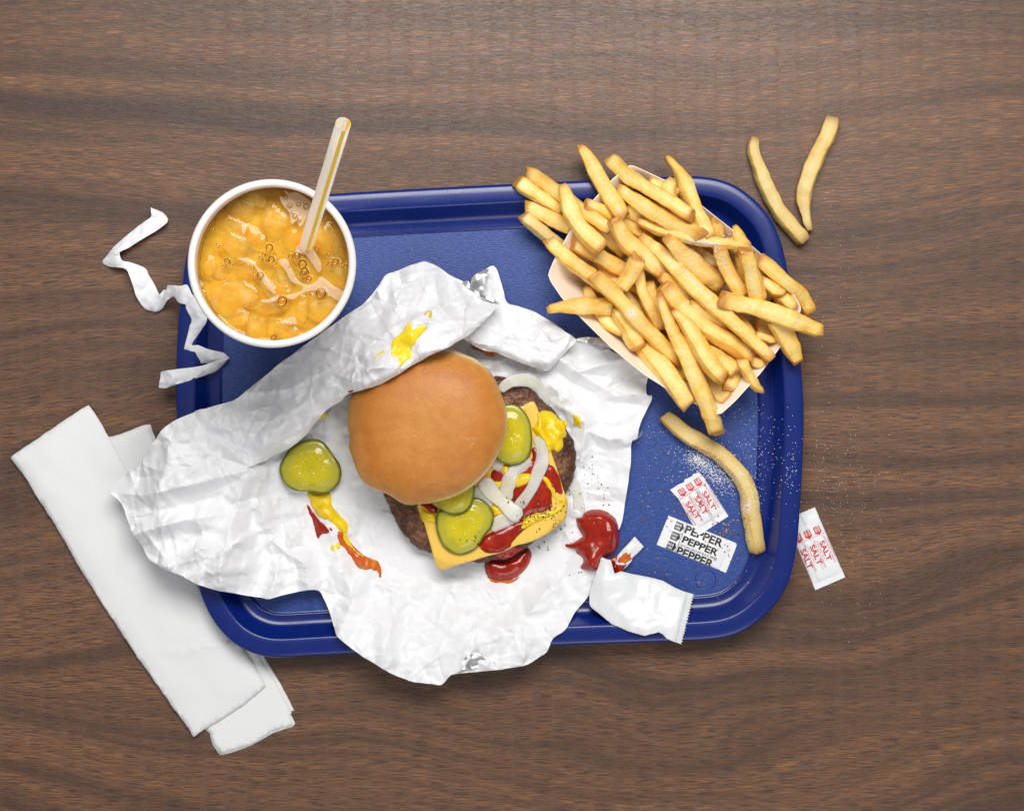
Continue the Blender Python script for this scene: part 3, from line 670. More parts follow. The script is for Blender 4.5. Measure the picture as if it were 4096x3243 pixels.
for k_, (pl, lab) in enumerate([([(755, 560), (790, 578), (830, 572), (880, 600), (925, 640), (915, 690), (880, 760), (850, 792), (835, 750), (800, 770), (785, 700), (745, 650), (728, 600), (770, 605)], 'pale foam patch between the straw and the upper cup wall'),
        ([(845, 900), (912, 900), (955, 955), (988, 1030), (968, 1072), (925, 1010), (880, 955), (825, 955)], 'pale foam patch right where the straw enters the drink'),
        ([(720, 1000), (770, 985), (800, 1045), (842, 1120), (900, 1145), (955, 1125), (985, 1095), (1060, 1150), (1128, 1195), (1098, 1250), (1010, 1195), (930, 1185), (860, 1205), (805, 1240), (765, 1215), (850, 1190), (868, 1155), (800, 1128), (762, 1060)], 'largest branching foam patch right of the cup centre'),
        ([(460, 985), (540, 982), (590, 1035), (645, 1090), (702, 1190), (688, 1202), (630, 1140), (598, 1080), (560, 1022), (500, 1002)], 'thin curved foam thread left of the cup centre'),
        ([(493, 780), (548, 765), (522, 800), (502, 842)], 'small foam fleck among the upper left ice'),
        ([(610, 1240), (660, 1235), (722, 1205), (715, 1240), (670, 1258), (620, 1252)], 'small curved foam fleck under the cup centre'),
        ([(735, 1370), (820, 1345), (832, 1395), (780, 1385)], 'small foam fleck near the bottom of the drink')]):
    poly = resample(catmull(np.array([zi(*q) for q in pl]), 5), 0.7 * MM); v2, t_ = fill(poly, 0.7 * MM)
    d_ = dist_poly(ccw(poly), v2[:, 0], v2[:, 1]); b_ = top_arr(v2[:, 0], v2[:, 1], ['drink'], LIQ)
    V, F = solid(v2, t_, b_ + 0.5 * MM * np.sqrt(np.clip(d_ / (1.5 * MM), 0.02, 1)), b_ + 0.05 * MM)
    o = ob('foam_patch', V, F, FOAM.m); tag(o, lab, 'foam', 'foam on the orange drink')
# bubbles: thin glossy domes
bub = bpy.data.materials.new('bubble_film'); bub.use_nodes = True; nt = bub.node_tree; nt.nodes.clear()
out = nt.nodes.new('ShaderNodeOutputMaterial'); mixs = nt.nodes.new('ShaderNodeMixShader'); fre = nt.nodes.new('ShaderNodeLayerWeight'); fre.inputs[0].default_value = 0.25
tra = nt.nodes.new('ShaderNodeBsdfTransparent'); gl = nt.nodes.new('ShaderNodeBsdfGlossy'); gl.inputs['Roughness'].default_value = 0.03
tra.inputs[0].default_value = (1.0, 0.93, 0.78, 1); gl.inputs[0].default_value = (1, 0.9, 0.75, 1)
nt.links.new(fre.outputs[0], mixs.inputs[0]); nt.links.new(tra.outputs[0], mixs.inputs[1]); nt.links.new(gl.outputs[0], mixs.inputs[2]); nt.links.new(mixs.outputs[0], out.inputs[0])
BV, BF = ico(2); Vb = []; Fb = []
extra = [(RNG.normal(860, 60), RNG.normal(1030, 60), RNG.uniform(5, 11)) for _ in range(16)] + [(RNG.normal(660, 50), RNG.normal(970, 40), RNG.uniform(5, 10)) for _ in range(10)] + [(RNG.normal(1060, 30), RNG.normal(1020, 30), RNG.uniform(4, 8)) for _ in range(8)] + [(RNG.normal(400, 60), RNG.normal(1010, 30), RNG.uniform(4, 8)) for _ in range(8)]
for bx, by, br in BUB + extra:
    c = zi(bx, by); r = br * 0.6443 * kz * 0.9; z = top_z(c[0], c[1], ['drink'], LIQ)
    if math.hypot(c[0] - cx, c[1] - cy) > LR - r - 0.5 * MM: continue
    if br > 20: z -= r * 0.45
    Fb += [tuple(i + len(Vb) * len(BV) for i in f) for f in BF]; Vb.append(BV * r * np.array([1, 1, 0.8]) + np.array([c[0], c[1], z]))
o = ob('drink_bubbles', np.vstack(Vb), Fb, bub); tag(o, 'clusters of clear bubbles on the orange drink', 'bubbles', kind='stuff')

# ---- straw
STR = M('straw_plastic', Base_Color=srgb(240, 238, 238), Roughness=0.25); STR.set('Transmission Weight', 0.45); STR.set('Roughness', 0.5); STR.set('Thin Film Thickness', 0.0)
_t = STR.n('ShaderNodeBsdfTranslucent', Color=(0.42, 0.44, 0.46, 1)); _x = STR.n('ShaderNodeAddShader')
STR.set('Transmission Weight', 0.0); STR.set('Roughness', 0.3)
STR.t.links.new(STR.b.outputs[0], _x.inputs[0]); STR.t.links.new(_t.outputs[0], _x.inputs[1]); STR.t.links.new(_x.outputs[0], STR.out.inputs[0])
YEL = M('straw_stripe', Base_Color=srgb(250, 214, 62), Roughness=0.35)
_t = YEL.n('ShaderNodeBsdfTranslucent', Color=(0.25, 0.17, 0.01, 1)); _x = YEL.n('ShaderNodeAddShader'); YEL.t.links.new(YEL.b.outputs[0], _x.inputs[0]); YEL.t.links.new(_t.outputs[0], _x.inputs[1]); YEL.t.links.new(_x.outputs[0], YEL.out.inputs[0])
p0 = np.array(P(*Z1(893, 905), LIQ - 2 * MM)); zt_ = 0.262; p1 = np.array(P(*Z1(1122, 150), zt_))
dirv = (p1 - p0) / np.linalg.norm(p1 - p0); pbot = p0 - dirv * 0.006
rs = 4.05 * MM; Ln = np.linalg.norm(p1 - pbot)
straw = empty('drinking_straw', tuple(pbot)); tag(straw, 'white plastic straw with yellow stripes leaning in the orange drink', 'straw')
ua = np.cross(dirv, (0, 0, 1)); ua /= np.linalg.norm(ua); va = np.cross(dirv, ua)
if va[2] < 0: va = -va; ua = -ua
def tube_arc(a0, a1, ro, ri, seg, L0=0.0, L1=None):
    L1 = Ln if L1 is None else L1; closed = abs(a1 - a0) > 6.28; k = seg; V = []; F = []
    angs = np.linspace(a0, a1, k + 1)[: k if closed else k + 1]; m_ = len(angs)
    for L in (L0, (L0 + L1) / 2, L1):
        for r in (ro, ri):
            for a in angs: V.append(pbot + dirv * L + r * (ua * math.cos(a) + va * math.sin(a)))
    idx = lambda l, r, i: (l * 2 + r) * m_ + i % m_
    for l in range(2):
        for i in range(m_ if closed else m_ - 1):
            F.append((idx(l, 0, i), idx(l, 0, i + 1), idx(l + 1, 0, i + 1), idx(l + 1, 0, i)))
            F.append((idx(l + 1, 1, i), idx(l + 1, 1, i + 1), idx(l, 1, i + 1), idx(l, 1, i)))
    for l, s_ in ((0, 1), (2, -1)):
        for i in range(m_ if closed else m_ - 1):
            f = (idx(l, 0, i), idx(l, 1, i), idx(l, 1, i + 1), idx(l, 0, i + 1)); F.append(f if s_ > 0 else f[::-1])
    if not closed:
        for i in (0, m_ - 1):
            for l in range(2): F.append((idx(l, 0, i), idx(l + 1, 0, i), idx(l + 1, 1, i), idx(l, 1, i)))
    return V, F
V, F = tube_arc(0, 2 * math.pi, rs, rs - 0.22 * MM, 40); F = [f for f in F if all((i // 40) % 2 == 0 for i in f)]; tube_o = ob('tube', V, F, STR.m, straw, autosmooth=40)
for a in (math.radians(126), math.radians(246), math.radians(6)):
    V, F = tube_arc(a - 0.27, a + 0.27, rs + 0.03 * MM, rs - 0.1 * MM, 8, 0.0, Ln - 0.05 * MM); ob('stripe', V, F, YEL.m, tube_o, autosmooth=40)

# ------------------------------------------------------------------ torn straw paper
SPM = M('straw_paper', Base_Color=srgb(240, 240, 243), Roughness=0.7)
SPM.bump(SPM.noise(SPM.coord('Object', (260, 260, 260)), 1.0, 4, 0.6), 0.0008, 0.5)
def ribbon(sections, name, label):
    """flattened paper tube: sections = (left edge px, right edge px, zl, zr) in crop ZL"""
    L = []; R = []
    for (x0, y0, x1, y1, z0, z1) in sections:
        L.append(P(*ZL(x0, y0), z0 * MM)); R.append(P(*ZL(x1, y1), z1 * MM))
    L, R = np.array(L), np.array(R); md = (L + R) / 2; L[:, :2] = md[:, :2] + (L - md)[:, :2] * 1.16; R[:, :2] = md[:, :2] + (R - md)[:, :2] * 1.16
    n_ = 7; L = catmull(L, n_, False); R = catmull(R, n_, False); m_ = len(L); K = 13
    V = []
    for i in range(m_):
        for k in range(K):
            t = k / (K - 1); p = L[i] * (1 - t) + R[i] * t
            puff = 0.9 * MM * math.sin(math.pi * t)
            cr = 1.3 * MM * facet(np.array([p[0]]), np.array([p[1]]), 7 * MM, 3)[0] + 0.6 * MM * facet(np.array([p[0]]), np.array([p[1]]), 3.4 * MM, 8)[0]
            V.append((p[0], p[1], p[2] + puff + cr + 0.5 * MM))
    top = len(V); V += [(a, b, c - 0.6 * MM) for a, b, c in V]
    F = []
    for i in range(m_ - 1):
        for k in range(K - 1):
            a = i * K + k; f = (a, a + 1, a + K + 1, a + K); F.append(f); F.append(tuple(j + top for j in f[::-1]))
        for k in (0, K - 1):
            a = i * K + k; F.append((a, a + K, a + K + top, a + top))
    for i in (0, m_ - 1):
        for k in range(K - 1): a = i * K + k; F.append((a, a + 1, a + 1 + top, a + top))
    bm = bmesh.new(); vs = [bm.verts.new(v) for v in V]
    for f in F: bm.faces.new([vs[i] for i in f])
    bmesh.ops.recalc_face_normals(bm, faces=bm.faces)
    V = np.array([v.co[:] for v in bm.verts]); bm.verts.index_update(); F = [tuple(v.index for v in f.verts) for f in bm.faces]; bm.free()
    o = ob(name, V, F, SPM.m, autosmooth=70); tag(o, label, 'straw paper'); return o
ribbon([(1035, 225, 1105, 252, 3, 2), (1040, 255, 1130, 280, 5, 2), (1040, 290, 1142, 310, 4, 3), (985, 330, 1110, 345, 3, 5), (900, 395, 985, 425, 2, 5), (840, 445, 880, 490, 2, 6), (785, 490, 808, 528, 2, 8), (740, 545, 800, 545, 2, 9), (707, 592, 806, 530, 1, 9),
        (745, 620, 815, 560, 2, 8), (790, 628, 838, 590, 4, 6), (860, 640, 895, 602, 6, 4), (895, 690, 985, 640, 7, 3), (920, 760, 1012, 690, 6, 3), (940, 820, 1040, 740, 4, 3), (965, 865, 1070, 800, 2, 5), (1000, 910, 1085, 822, 1, 8),
        (1045, 922, 1110, 795, 1, 10), (1075, 925, 1132, 795, 1, 12), (1110, 905, 1140, 765, 3, 16), (1150, 850, 1170, 760, 10, 20), (1190, 825, 1230, 762, 17, 24), (1225, 865, 1275, 760, 22, 26), (1270, 880, 1310, 820, 24, 26), (1280, 910, 1345, 850, 24, 28),
        (1315, 985, 1400, 930, 23, 29), (1305, 1030, 1405, 1000, 23, 26), (1290, 1090, 1370, 1060, 22, 22), (1268, 1160, 1310, 1155, 21, 20), (1268, 1195, 1350, 1165, 20, 20), (1300, 1260, 1400, 1190, 17, 19), (1340, 1285, 1450, 1205, 15, 17), (1430, 1285, 1520, 1220, 12, 13), (1490, 1300, 1562, 1255, 9, 9)],
       'straw_sleeve', 'long twisted strip of crumpled white straw paper left of the cup')
ribbon([(1568, 1248, 1545, 1275, 11, 9), (1520, 1262, 1510, 1310, 13, 9), (1450, 1285, 1470, 1340, 16, 11), (1370, 1310, 1385, 1370, 19, 16), (1270, 1325, 1290, 1400, 22, 20), (1190, 1335, 1215, 1420, 22, 21), (1130, 1345, 1170, 1435, 20, 19), (1100, 1355, 1130, 1448, 18, 16), (1095, 1395, 1086, 1450, 17, 14)],
       'straw_sleeve_end', 'torn flat end of the straw paper lying over the left tray rim')
# ------------------------------------------------------------------ burger
def radial(outline, rings=26, seg=120, center=None):
    """star-shaped outline (world 2D) -> per ring/segment positions, s = 0 centre .. 1 edge"""
    o = np.asarray(outline); c = o.mean(0) if center is None else np.asarray(center)
    th = np.arctan2(o[:, 1] - c[1], o[:, 0] - c[0]); r = np.hypot(o[:, 0] - c[0], o[:, 1] - c[1])
    k = np.argsort(th); th, r = th[k], r[k]
    a = np.linspace(-math.pi, math.pi, seg, endpoint=False)
    R = np.interp(a, np.r_[th - 2 * math.pi, th, th + 2 * math.pi], np.r_[r, r, r])
    return c, a, R
def dome(outline, zt, zb, rings=26, seg=120, ring_pow=0.75, tilt=(0, 0, 0), disp=None, under=0.9):
    """closed rounded body; zt(s, x, y) top height, zb(s, x, y) bottom height"""
    c, a, R = radial(outline, seg=seg)
    ss = np.linspace(0, 1, rings) ** ring_pow; V = []; A = []
    for s in ss[1:]:
        x = c[0] + np.cos(a) * R * s; y = c[1] + np.sin(a) * R * s
        V.append(np.c_[x, y, zt(np.full(seg, s), x, y)]); A.append(np.full(seg, s))
    nr = len(ss) - 1
    for s in ss[1:-1][::-1]:
        x = c[0] + np.cos(a) * R * s * 1.0; y = c[1] + np.sin(a) * R * s
        V.append(np.c_[x, y, zb(np.full(seg, s), x, y)]); A.append(np.full(seg, 1 + (1 - s)))
    V = np.vstack(V); A = np.concatenate(A); tot = len(V) // seg; F = []
    for i in range(tot - 1):
        for k in range(seg):
            p = i * seg + k; q = i * seg + (k + 1) % seg; F.append((p, p + seg, q + seg, q))
    one = lambda f, s: f(np.array([s]), c[:1], c[1:])[0]
    V = np.vstack([V, [[c[0], c[1], one(zt, 0.0)], [c[0], c[1], one(zb, 0.0)]]]); A = np.r_[A, 0, 2]
    t, b = len(V) - 2, len(V) - 1
    for k in range(seg):
        F.append((t, k, (k + 1) % seg)); F.append((b, (tot - 1) * seg + (k + 1) % seg, (tot - 1) * seg + k))
    if disp is not None: V = disp(V, A)
    return V, F, A
def blob(outline, base, h, wdt, name, label, cat, mat, group=None, step=1.0 * MM, seed=1, lump=0.35, key=None, lump_s=9 * MM, z=0.012, smooth_n=6, sub=6, tagit=True, sink=0.15 * MM, parent=None, skirt=None):
    """sauce: outline in photo pixels, a rounded body laid over base(x, y)"""
    poly = resample(catmull(W2(outline, z), sub), step)
    poly = poly + np.c_[fbm(poly[:, 0] * 260, poly[:, 1] * 260, seed, 2), fbm(poly[:, 0] * 260 + 7, poly[:, 1] * 260, seed + 3, 2)] * 0.35 * MM
    V2, T = fill(poly, step, seed=seed); x, y = V2[:, 0], V2[:, 1]
    d = dist_poly(ccw(poly), x, y)
    f = np.sqrt(1 - (1 - np.clip(d / wdt, 0, 1)) ** 2)
    nz = 1 + lump * fbm(x / lump_s, y / lump_s, seed + 20, 3)
    top = h * f * nz; n0 = len(V2); I = []; J = []
    for t in T:
        for k in range(3): I += [t[k], t[(k + 1) % 3]]; J += [t[(k + 1) % 3], t[k]]
    I = np.array(I); J = np.array(J); dg = np.bincount(I, minlength=n0); fr = d > step * 0.3
    for _ in range(smooth_n): top = np.where(fr, top + 0.5 * (np.bincount(I, weights=top[J], minlength=n0) / dg - top), top)
    b = base(x, y)
    for _ in range(smooth_n): b = b + 0.6 * (np.bincount(I, weights=b[J], minlength=n0) / dg - b)
    V, F = solid(V2, T, b + top + 0.02 * MM, b - sink)
    o = ob(name, V, F, mat, parent, attrs={'s': np.r_[np.clip(d / wdt, 0, 1)] .tolist() + [0.0] * n0})
    if tagit: tag(o, label, cat, group)
    if key: reg(key, np.c_[V2, b + top], T)
    return o
def on(keys, default=0.008, extra=0.0): return lambda x, y: top_arr(x, y, keys, default) + extra

# ---- materials
KET = M('ketchup', Base_Color=srgb(176, 26, 16), Roughness=0.17); KET.set('Subsurface Weight', 0.25); KET.set('Subsurface Radius', (1, 0.12, 0.05)); KET.set('Subsurface Scale', 0.002)
kn = KET.noise(KET.coord('Object', (120, 120, 120)), 1.0, 4, 0.6)
KET.set('Base Color', KET.ramp(kn, [(0.3, srgb(140, 22, 6)), (0.6, srgb(168, 36, 12)), (0.8, srgb(188, 56, 22))])); KET.bump(kn, 0.0012, 0.3)
MUS = M('mustard', Roughness=0.28); mn = MUS.noise(MUS.coord('Object', (170, 170, 170)), 1.0, 4, 0.6)
MUS.set('Base Color', MUS.ramp(mn, [(0.3, srgb(232, 188, 6)), (0.6, srgb(247, 212, 18))])); MUS.bump(mn, 0.0018, 0.5); MUS.set('Subsurface Weight', 0.2); MUS.set('Subsurface Radius', (1, 0.7, 0.1)); MUS.set('Subsurface Scale', 0.002)
SMR = M('thin_sauce_smear', Roughness=0.25); sn = SMR.noise(SMR.coord('Object', (150, 150, 150)), 1.0, 4, 0.6)
SMR.set('Base Color', SMR.ramp(sn, [(0.3, srgb(186, 62, 16)), (0.55, srgb(206, 104, 34)), (0.75, srgb(226, 160, 60))])); SMR.bump(sn, 0.001, 0.4)
MSM = M('thin_mustard_smear', Roughness=0.35); sn = MSM.noise(MSM.coord('Object', (220, 220, 220)), 1.0, 4, 0.65)
MSM.set('Base Color', MSM.ramp(sn, [(0.35, srgb(242, 206, 10)), (0.62, srgb(246, 220, 40)), (0.72, srgb(246, 236, 150))])); MSM.bump(sn, 0.0012, 0.4)
# patty
PAT = M('grilled_beef', Roughness=0.4)
c1 = PAT.noise(PAT.coord('Object', (80, 80, 80)), 1.0, 5, 0.7); c2 = PAT.noise(PAT.coord('Object', (260, 260, 260)), 1.0, 4, 0.65); c3 = PAT.n('ShaderNodeTexVoronoi', {'feature': 'F1'}, Vector=PAT.coord('Object', (300, 300, 300)), Scale=1.0).outputs[0]
pc = PAT.ramp(c1, [(0.30, srgb(62, 34, 20)), (0.45, srgb(118, 71, 43)), (0.58, srgb(162, 108, 70)), (0.72, srgb(196, 146, 102))])
pc = PAT.mix(0.6, pc, PAT.ramp(c2, [(0.35, srgb(80, 55, 45)), (0.65, srgb(255, 245, 235))]), 'MULTIPLY')
ps = PAT.attr('s'); pc = PAT.mix(PAT.ramp(ps, [(0.80, 0.0), (0.97, 0.6)]), pc, srgb(60, 33, 23))
PAT.set('Base Color', pc); PAT.set('Roughness', PAT.ramp(c1, [(0.4, 0.28), (0.65, 0.55)]))
b = PAT.bump(c3, 0.0012, 0.7); PAT.bump(c2, 0.0012, 0.9, b)
# bun
BUN = M('bun_crust', Roughness=0.48); s_ = BUN.attr('s'); bn = BUN.noise(BUN.coord('Object', (18, 18, 18)), 1.0, 3, 0.5); bf = BUN.noise(BUN.coord('Object', (650, 650, 650)), 1.0, 3, 0.6); bm_ = BUN.noise(BUN.coord('Object', (110, 110, 110)), 1.0, 4, 0.6)
base = BUN.ramp(BUN.math('MULTIPLY_ADD', BUN.math('SUBTRACT', bn, 0.5), 0.22, s_), [(0.0, srgb(210, 145, 68)), (0.45, srgb(207, 138, 60)), (0.72, srgb(201, 127, 48)), (0.88, srgb(208, 138, 58)), (0.955, srgb(214, 148, 68)), (1.0, srgb(228, 176, 104)), (1.12, srgb(244, 222, 176))])
base = BUN.mix(0.25, base, BUN.ramp(bf, [(0.3, srgb(215, 190, 165)), (0.62, srgb(255, 255, 255))]), 'MULTIPLY')
base = BUN.mix(0.55, base, BUN.ramp(bm_, [(0.3, srgb(228, 205, 180)), (0.6, srgb(255, 255, 255))]), 'MULTIPLY')
BUN.set('Base Color', base)
BUN.set('Subsurface Weight', 0.12); BUN.set('Subsurface Radius', (1, 0.5, 0.25)); BUN.set('Subsurface Scale', 0.002)
vor = BUN.n('ShaderNodeTexVoronoi', {'feature': 'DISTANCE_TO_EDGE'}, Vector=BUN.mix(0.35, BUN.coord('Object', (34, 34, 34)), BUN.n('ShaderNodeTexNoise', Vector=BUN.coord('Object', (120, 120, 120)), Scale=1.0, Detail=3.0).outputs[1], 'ADD'), Scale=1.0).outputs[0]
crk = BUN.math('MULTIPLY', BUN.ramp(vor, [(0.0, 1.0), (0.018, 0.0)]), BUN.ramp(BUN.noise(BUN.coord('Object', (30, 30, 30)), 1.0, 2), [(0.57, 0.0), (0.64, 1.0)]))
BUN.set('Base Color', BUN.mix(BUN.math('MULTIPLY', crk, 0.22), base, srgb(236, 184, 116)))
b = BUN.bump(bf, 0.0003, 0.7); b = BUN.bump(bm_, 0.0008, 0.3, b); BUN.bump(crk, 0.0006, -0.6 if False else 0.6, b)
# cheese
CHE = M('american_cheese', Base_Color=srgb(246, 202, 92), Roughness=0.3); CHE.set('Subsurface Weight', 0.3); CHE.set('Subsurface Radius', (1, 0.6, 0.15)); CHE.set('Subsurface Scale', 0.003)
CHE.bump(CHE.noise(CHE.coord('Object', (70, 70, 70)), 1.0, 2), 0.001, 0.3)
# pickle
PIC = M('pickle', Roughness=0.16); s_ = PIC.attr('s'); pn = PIC.noise(PIC.coord('Object', (110, 110, 110)), 1.0, 2.5, 0.5)
sv = PIC.math('MULTIPLY_ADD', PIC.math('SUBTRACT', pn, 0.5), 0.16, s_)
PIC.set('Base Color', PIC.ramp(sv, [(0.0, srgb(204, 186, 22)), (0.35, srgb(214, 196, 28)), (0.62, srgb(204, 190, 40)), (0.72, srgb(190, 180, 60)), (0.88, srgb(180, 174, 56)), (0.945, srgb(138, 136, 40)), (0.985, srgb(82, 84, 26)), (1.2, srgb(110, 112, 38))]))
PIC.set('Subsurface Weight', 0.4); PIC.set('Subsurface Radius', (1, 1, 0.2)); PIC.set('Subsurface Scale', 0.003)
pf = PIC.noise(PIC.coord('Object', (420, 420, 420)), 1.0, 3, 0.6); b = PIC.bump(pf, 0.0003, 0.4)
PIC.bump(PIC.math('MULTIPLY', pn, PIC.ramp(s_, [(0.55, 1.0), (0.75, 0.0)])), 0.003, 0.7, b)
SEED = M('pickle_seed', Base_Color=srgb(226, 206, 60), Roughness=0.15); SEED.set('Subsurface Weight', 0.4); SEED.set('Subsurface Scale', 0.002)
# onion
ONI = M('raw_onion', Roughness=0.22); on_ = ONI.noise(ONI.coord('Object', (120, 120, 120)), 1.0, 3, 0.6); of_ = ONI.noise(ONI.coord('Object', (500, 500, 500)), 1.0, 2, 0.6)
ONI.set('Base Color', ONI.ramp(on_, [(0.3, srgb(236, 230, 206)), (0.6, srgb(248, 246, 234))])); ONI.set('Subsurface Weight', 0.6); ONI.set('Subsurface Radius', (1, 0.9, 0.6)); ONI.set('Subsurface Scale', 0.004)
ONI.set('Alpha', 0.62); ONI.bump(ONI.math('ADD', on_, of_), 0.0006, 0.4)

# ---- patty
pcx, pcy = ZB(620, 700)
# measured edge points of the patty (burger crop)
PAT_PX = px_list(Z3, [(1330, 292), (1390, 290), (1450, 296), (1476, 316), (1500, 345), (1570, 338), (1620, 375), (1660, 420), (1720, 472), (1772, 540), (1822, 622), (1850, 700), (1856, 800), (1832, 900), (1790, 985), (1730, 1110), (1650, 1210), (1540, 1290), (1420, 1335), (1350, 1350), (1270, 1352), (1180, 1350), (1110, 1335), (1035, 1302), (960, 1272), (900, 1222), (838, 1140), (795, 1040), (762, 970), (750, 860), (775, 720), (830, 580), (920, 450), (1040, 360), (1180, 305)])
PB, PT = 9.5 * MM, 21.5 * MM
def pz(s, x, y): return PB + (PT - PB) * (0.42 + 0.58 * np.sqrt(np.clip(1 - s ** 7, 0, 1))) + 0.0
def pzb(s, x, y): return PB + (PT - PB) * 0.42 * (1 - np.sqrt(np.clip(1 - s ** 7, 0, 1)))
def pdisp(V, A):
    nz = fbm(V[:, 0] * 90, V[:, 1] * 90, 5, 4); n2 = fbm(V[:, 0] * 330, V[:, 1] * 330 + V[:, 2] * 300, 8, 3); c = V[:, :2].mean(0)
    top = (A <= 1)
    V = V.copy(); V[:, 2] += np.where(top, 1.3 * MM * nz + 0.8 * MM * n2, 0)
    edge = np.clip((1 - np.abs(A - 1)) - 0.8, 0, 1) * 5
    dv = V[:, :2] - c; V[:, :2] += dv / (np.linalg.norm(dv, axis=1)[:, None] + 1e-9) * (edge * (1.3 * MM * n2 + 0.8 * MM * nz))[:, None]
    return V
V, F, A = dome(resample(catmull(W2(PAT_PX, 0.018), 5), 2 * MM), pz, pzb, rings=60, seg=260, ring_pow=0.8, disp=pdisp)
o = ob('beef_patty', V, F, PAT.m, attrs={'s': A}); tag(o, 'browned beef patty with charred edge under the cheese', 'patty'); reg('burger', V, F)

# ---- cheese slice
CH_PX = px_list(Z3, [(1075, 1390), (1180, 1366), (1300, 1330), (1362, 1311), (1440, 1290), (1512, 1255), (1575, 1240), (1625, 1222), (1700, 1183), (1760, 1135), (1800, 1098), (1806, 1050), (1808, 995), (1782, 930), (1745, 810), (1703, 690), (1652, 520), (1628, 455), (1610, 434), (1580, 444), (1540, 465), (1400, 520), (1100, 640), (880, 745), (930, 930), (990, 1120), (1030, 1260)])
def cheese_base(x, y):
    t = top_arr(x, y, ['burger'], 0.0); return np.where(t > 0.017, t, 0.0175)
cpoly = resample(catmull(W2(CH_PX, 0.023), 4), 1.6 * MM)
V2, T = fill(cpoly, 1.6 * MM); x, y = V2[:, 0], V2[:, 1]
zb_ = cheese_base(x, y); pd = dist_poly(ccw(W2(PAT_PX, 0.018)), x, y); ins = inside(ccw(W2(PAT_PX, 0.018)), x, y)
over = np.where(ins, 0, pd)
zc = PT + 1.0 * MM + 0.6 * MM * fbm(x * 40, y * 40, 3, 2) - over * 0.42 - 25 * over ** 2
n0 = len(V2)
ed = dist_poly(ccw(cpoly), x, y); rnd = 0.35 * MM * (1 - np.clip(ed / (0.8 * MM), 0, 1)) ** 2
V, F = solid(V2, T, zc + 2.1 * MM - rnd, zc + rnd)
o = ob('cheese_slice', V, F, CHE.m); tag(o, 'square slice of orange processed cheese on the beef patty', 'cheese'); reg('burger', V, F)

# ---- sauces on the cheese (lower layer)
bz = on(['burger'], 0.0215)
kb = dict(cat='ketchup', mat=KET.m)
blob(px_list(ZB, [(690, 745), (720, 715), (770, 690), (800, 720), (900, 700), (1000, 640), (1000, 560), (1060, 560), (1110, 660), (1170, 700), (1215, 790), (1235, 880), (1225, 905), (1190, 890), (1160, 850), (1150, 930), (1150, 1000), (1110, 1030), (1000, 1060), (930, 1085), (880, 1000), (850, 960), (850, 880), (880, 850), (760, 830), (700, 800)]), bz, 1.5 * MM, 6 * MM, 'ketchup_layer', 'wide glossy ketchup layer on the cheese under the onion strips', key='burger', seed=5, z=0.026, group='ketchup on the burger', **kb)
blob(px_list(ZB, [(590, 1280), (640, 1225), (720, 1175), (820, 1135), (900, 1098), (960, 1100), (980, 1140), (930, 1190), (880, 1240), (855, 1285), (930, 1300), (900, 1345), (850, 1380), (780, 1405), (720, 1385), (690, 1360), (640, 1340)]), bz, 2.3 * MM, 6 * MM, 'ketchup_pool', 'thick ketchup pool at the lower edge of the cheese', key='burger', seed=6, z=0.026, group='ketchup on the burger', **kb)
blob(px_list(ZB, [(155, 985), (230, 975), (280, 1000), (275, 1050), (235, 1040), (190, 1010)]), bz, 1.8 * MM, 3 * MM, 'ketchup_dab', 'ketchup dab peeking out left of the pickles under the bun', key='burger', seed=7, z=0.026, group='ketchup on the burger', **kb)
mb = dict(cat='mustard', mat=MUS.m, group='mustard on the burger')
blob(px_list(ZB, [(125, 990), (160, 995), (200, 1030), (265, 1055), (275, 1125), (230, 1118), (180, 1120), (155, 1095), (145, 1040)]), bz, 2.2 * MM, 3.5 * MM, 'mustard_dab', 'mustard dab on the cheese left of the front pickle', key='burger', seed=8, z=0.027, **mb)
blob(px_list(ZB, [(765, 690), (800, 680), (840, 690), (840, 730), (810, 770), (780, 750)]), bz, 2.0 * MM, 3 * MM, 'mustard_dab', 'small mustard dab right under the upper pickle', key='burger', seed=9, z=0.027, **mb)
blob(px_list(ZB, [(700, 810), (760, 800), (800, 790), (880, 770), (930, 745), (1000, 755), (1010, 800), (960, 830), (900, 850), (850, 860), (790, 850), (740, 865), (715, 845)]), bz, 1.9 * MM, 3.5 * MM, 'mustard_streak', 'mustard streak crossing between the middle onion strips', key='burger', seed=10, z=0.027, **mb)
blob(px_list(ZB, [(690, 1000), (740, 990), (790, 1030), (800, 1060), (760, 1070), (710, 1070)]), bz, 2.0 * MM, 3 * MM, 'mustard_dab', 'mustard dab between the front pickle and the white onion strip', key='burger', seed=11, z=0.027, **mb)
blob(px_list(ZB, [(920, 1130), (960, 1090), (1040, 1055), (1120, 1035), (1190, 1010), (1230, 970), (1170, 930), (1130, 860), (1080, 790), (1070, 770), (1110, 775), (1150, 820), (1170, 890), (1200, 930), (1262, 940), (1255, 985), (1200, 1045), (1100, 1090), (1000, 1140), (930, 1168)]), bz, 1.7 * MM, 3 * MM, 'mustard_streak', 'orange tinged mustard streak bending round the right cheese corner', key='burger', seed=12, z=0.027, cat='mustard', mat=MUS.m, group='mustard on the burger')
blob(px_list(ZB, [(1045, 285), (1105, 268), (1170, 290), (1220, 335), (1270, 360), (1262, 410), (1268, 465), (1235, 490), (1240, 540), (1200, 588), (1160, 572), (1145, 600), (1115, 585), (1095, 520), (1060, 480), (1020, 440), (1005, 400), (1030, 380), (1045, 330)]), bz, 3.6 * MM, 4 * MM, 'mustard_blob', 'large lumpy mustard blob at the right edge of the patty', key='burger', seed=13, z=0.027, lump=0.7, lump_s=6 * MM, smooth_n=3, **mb)

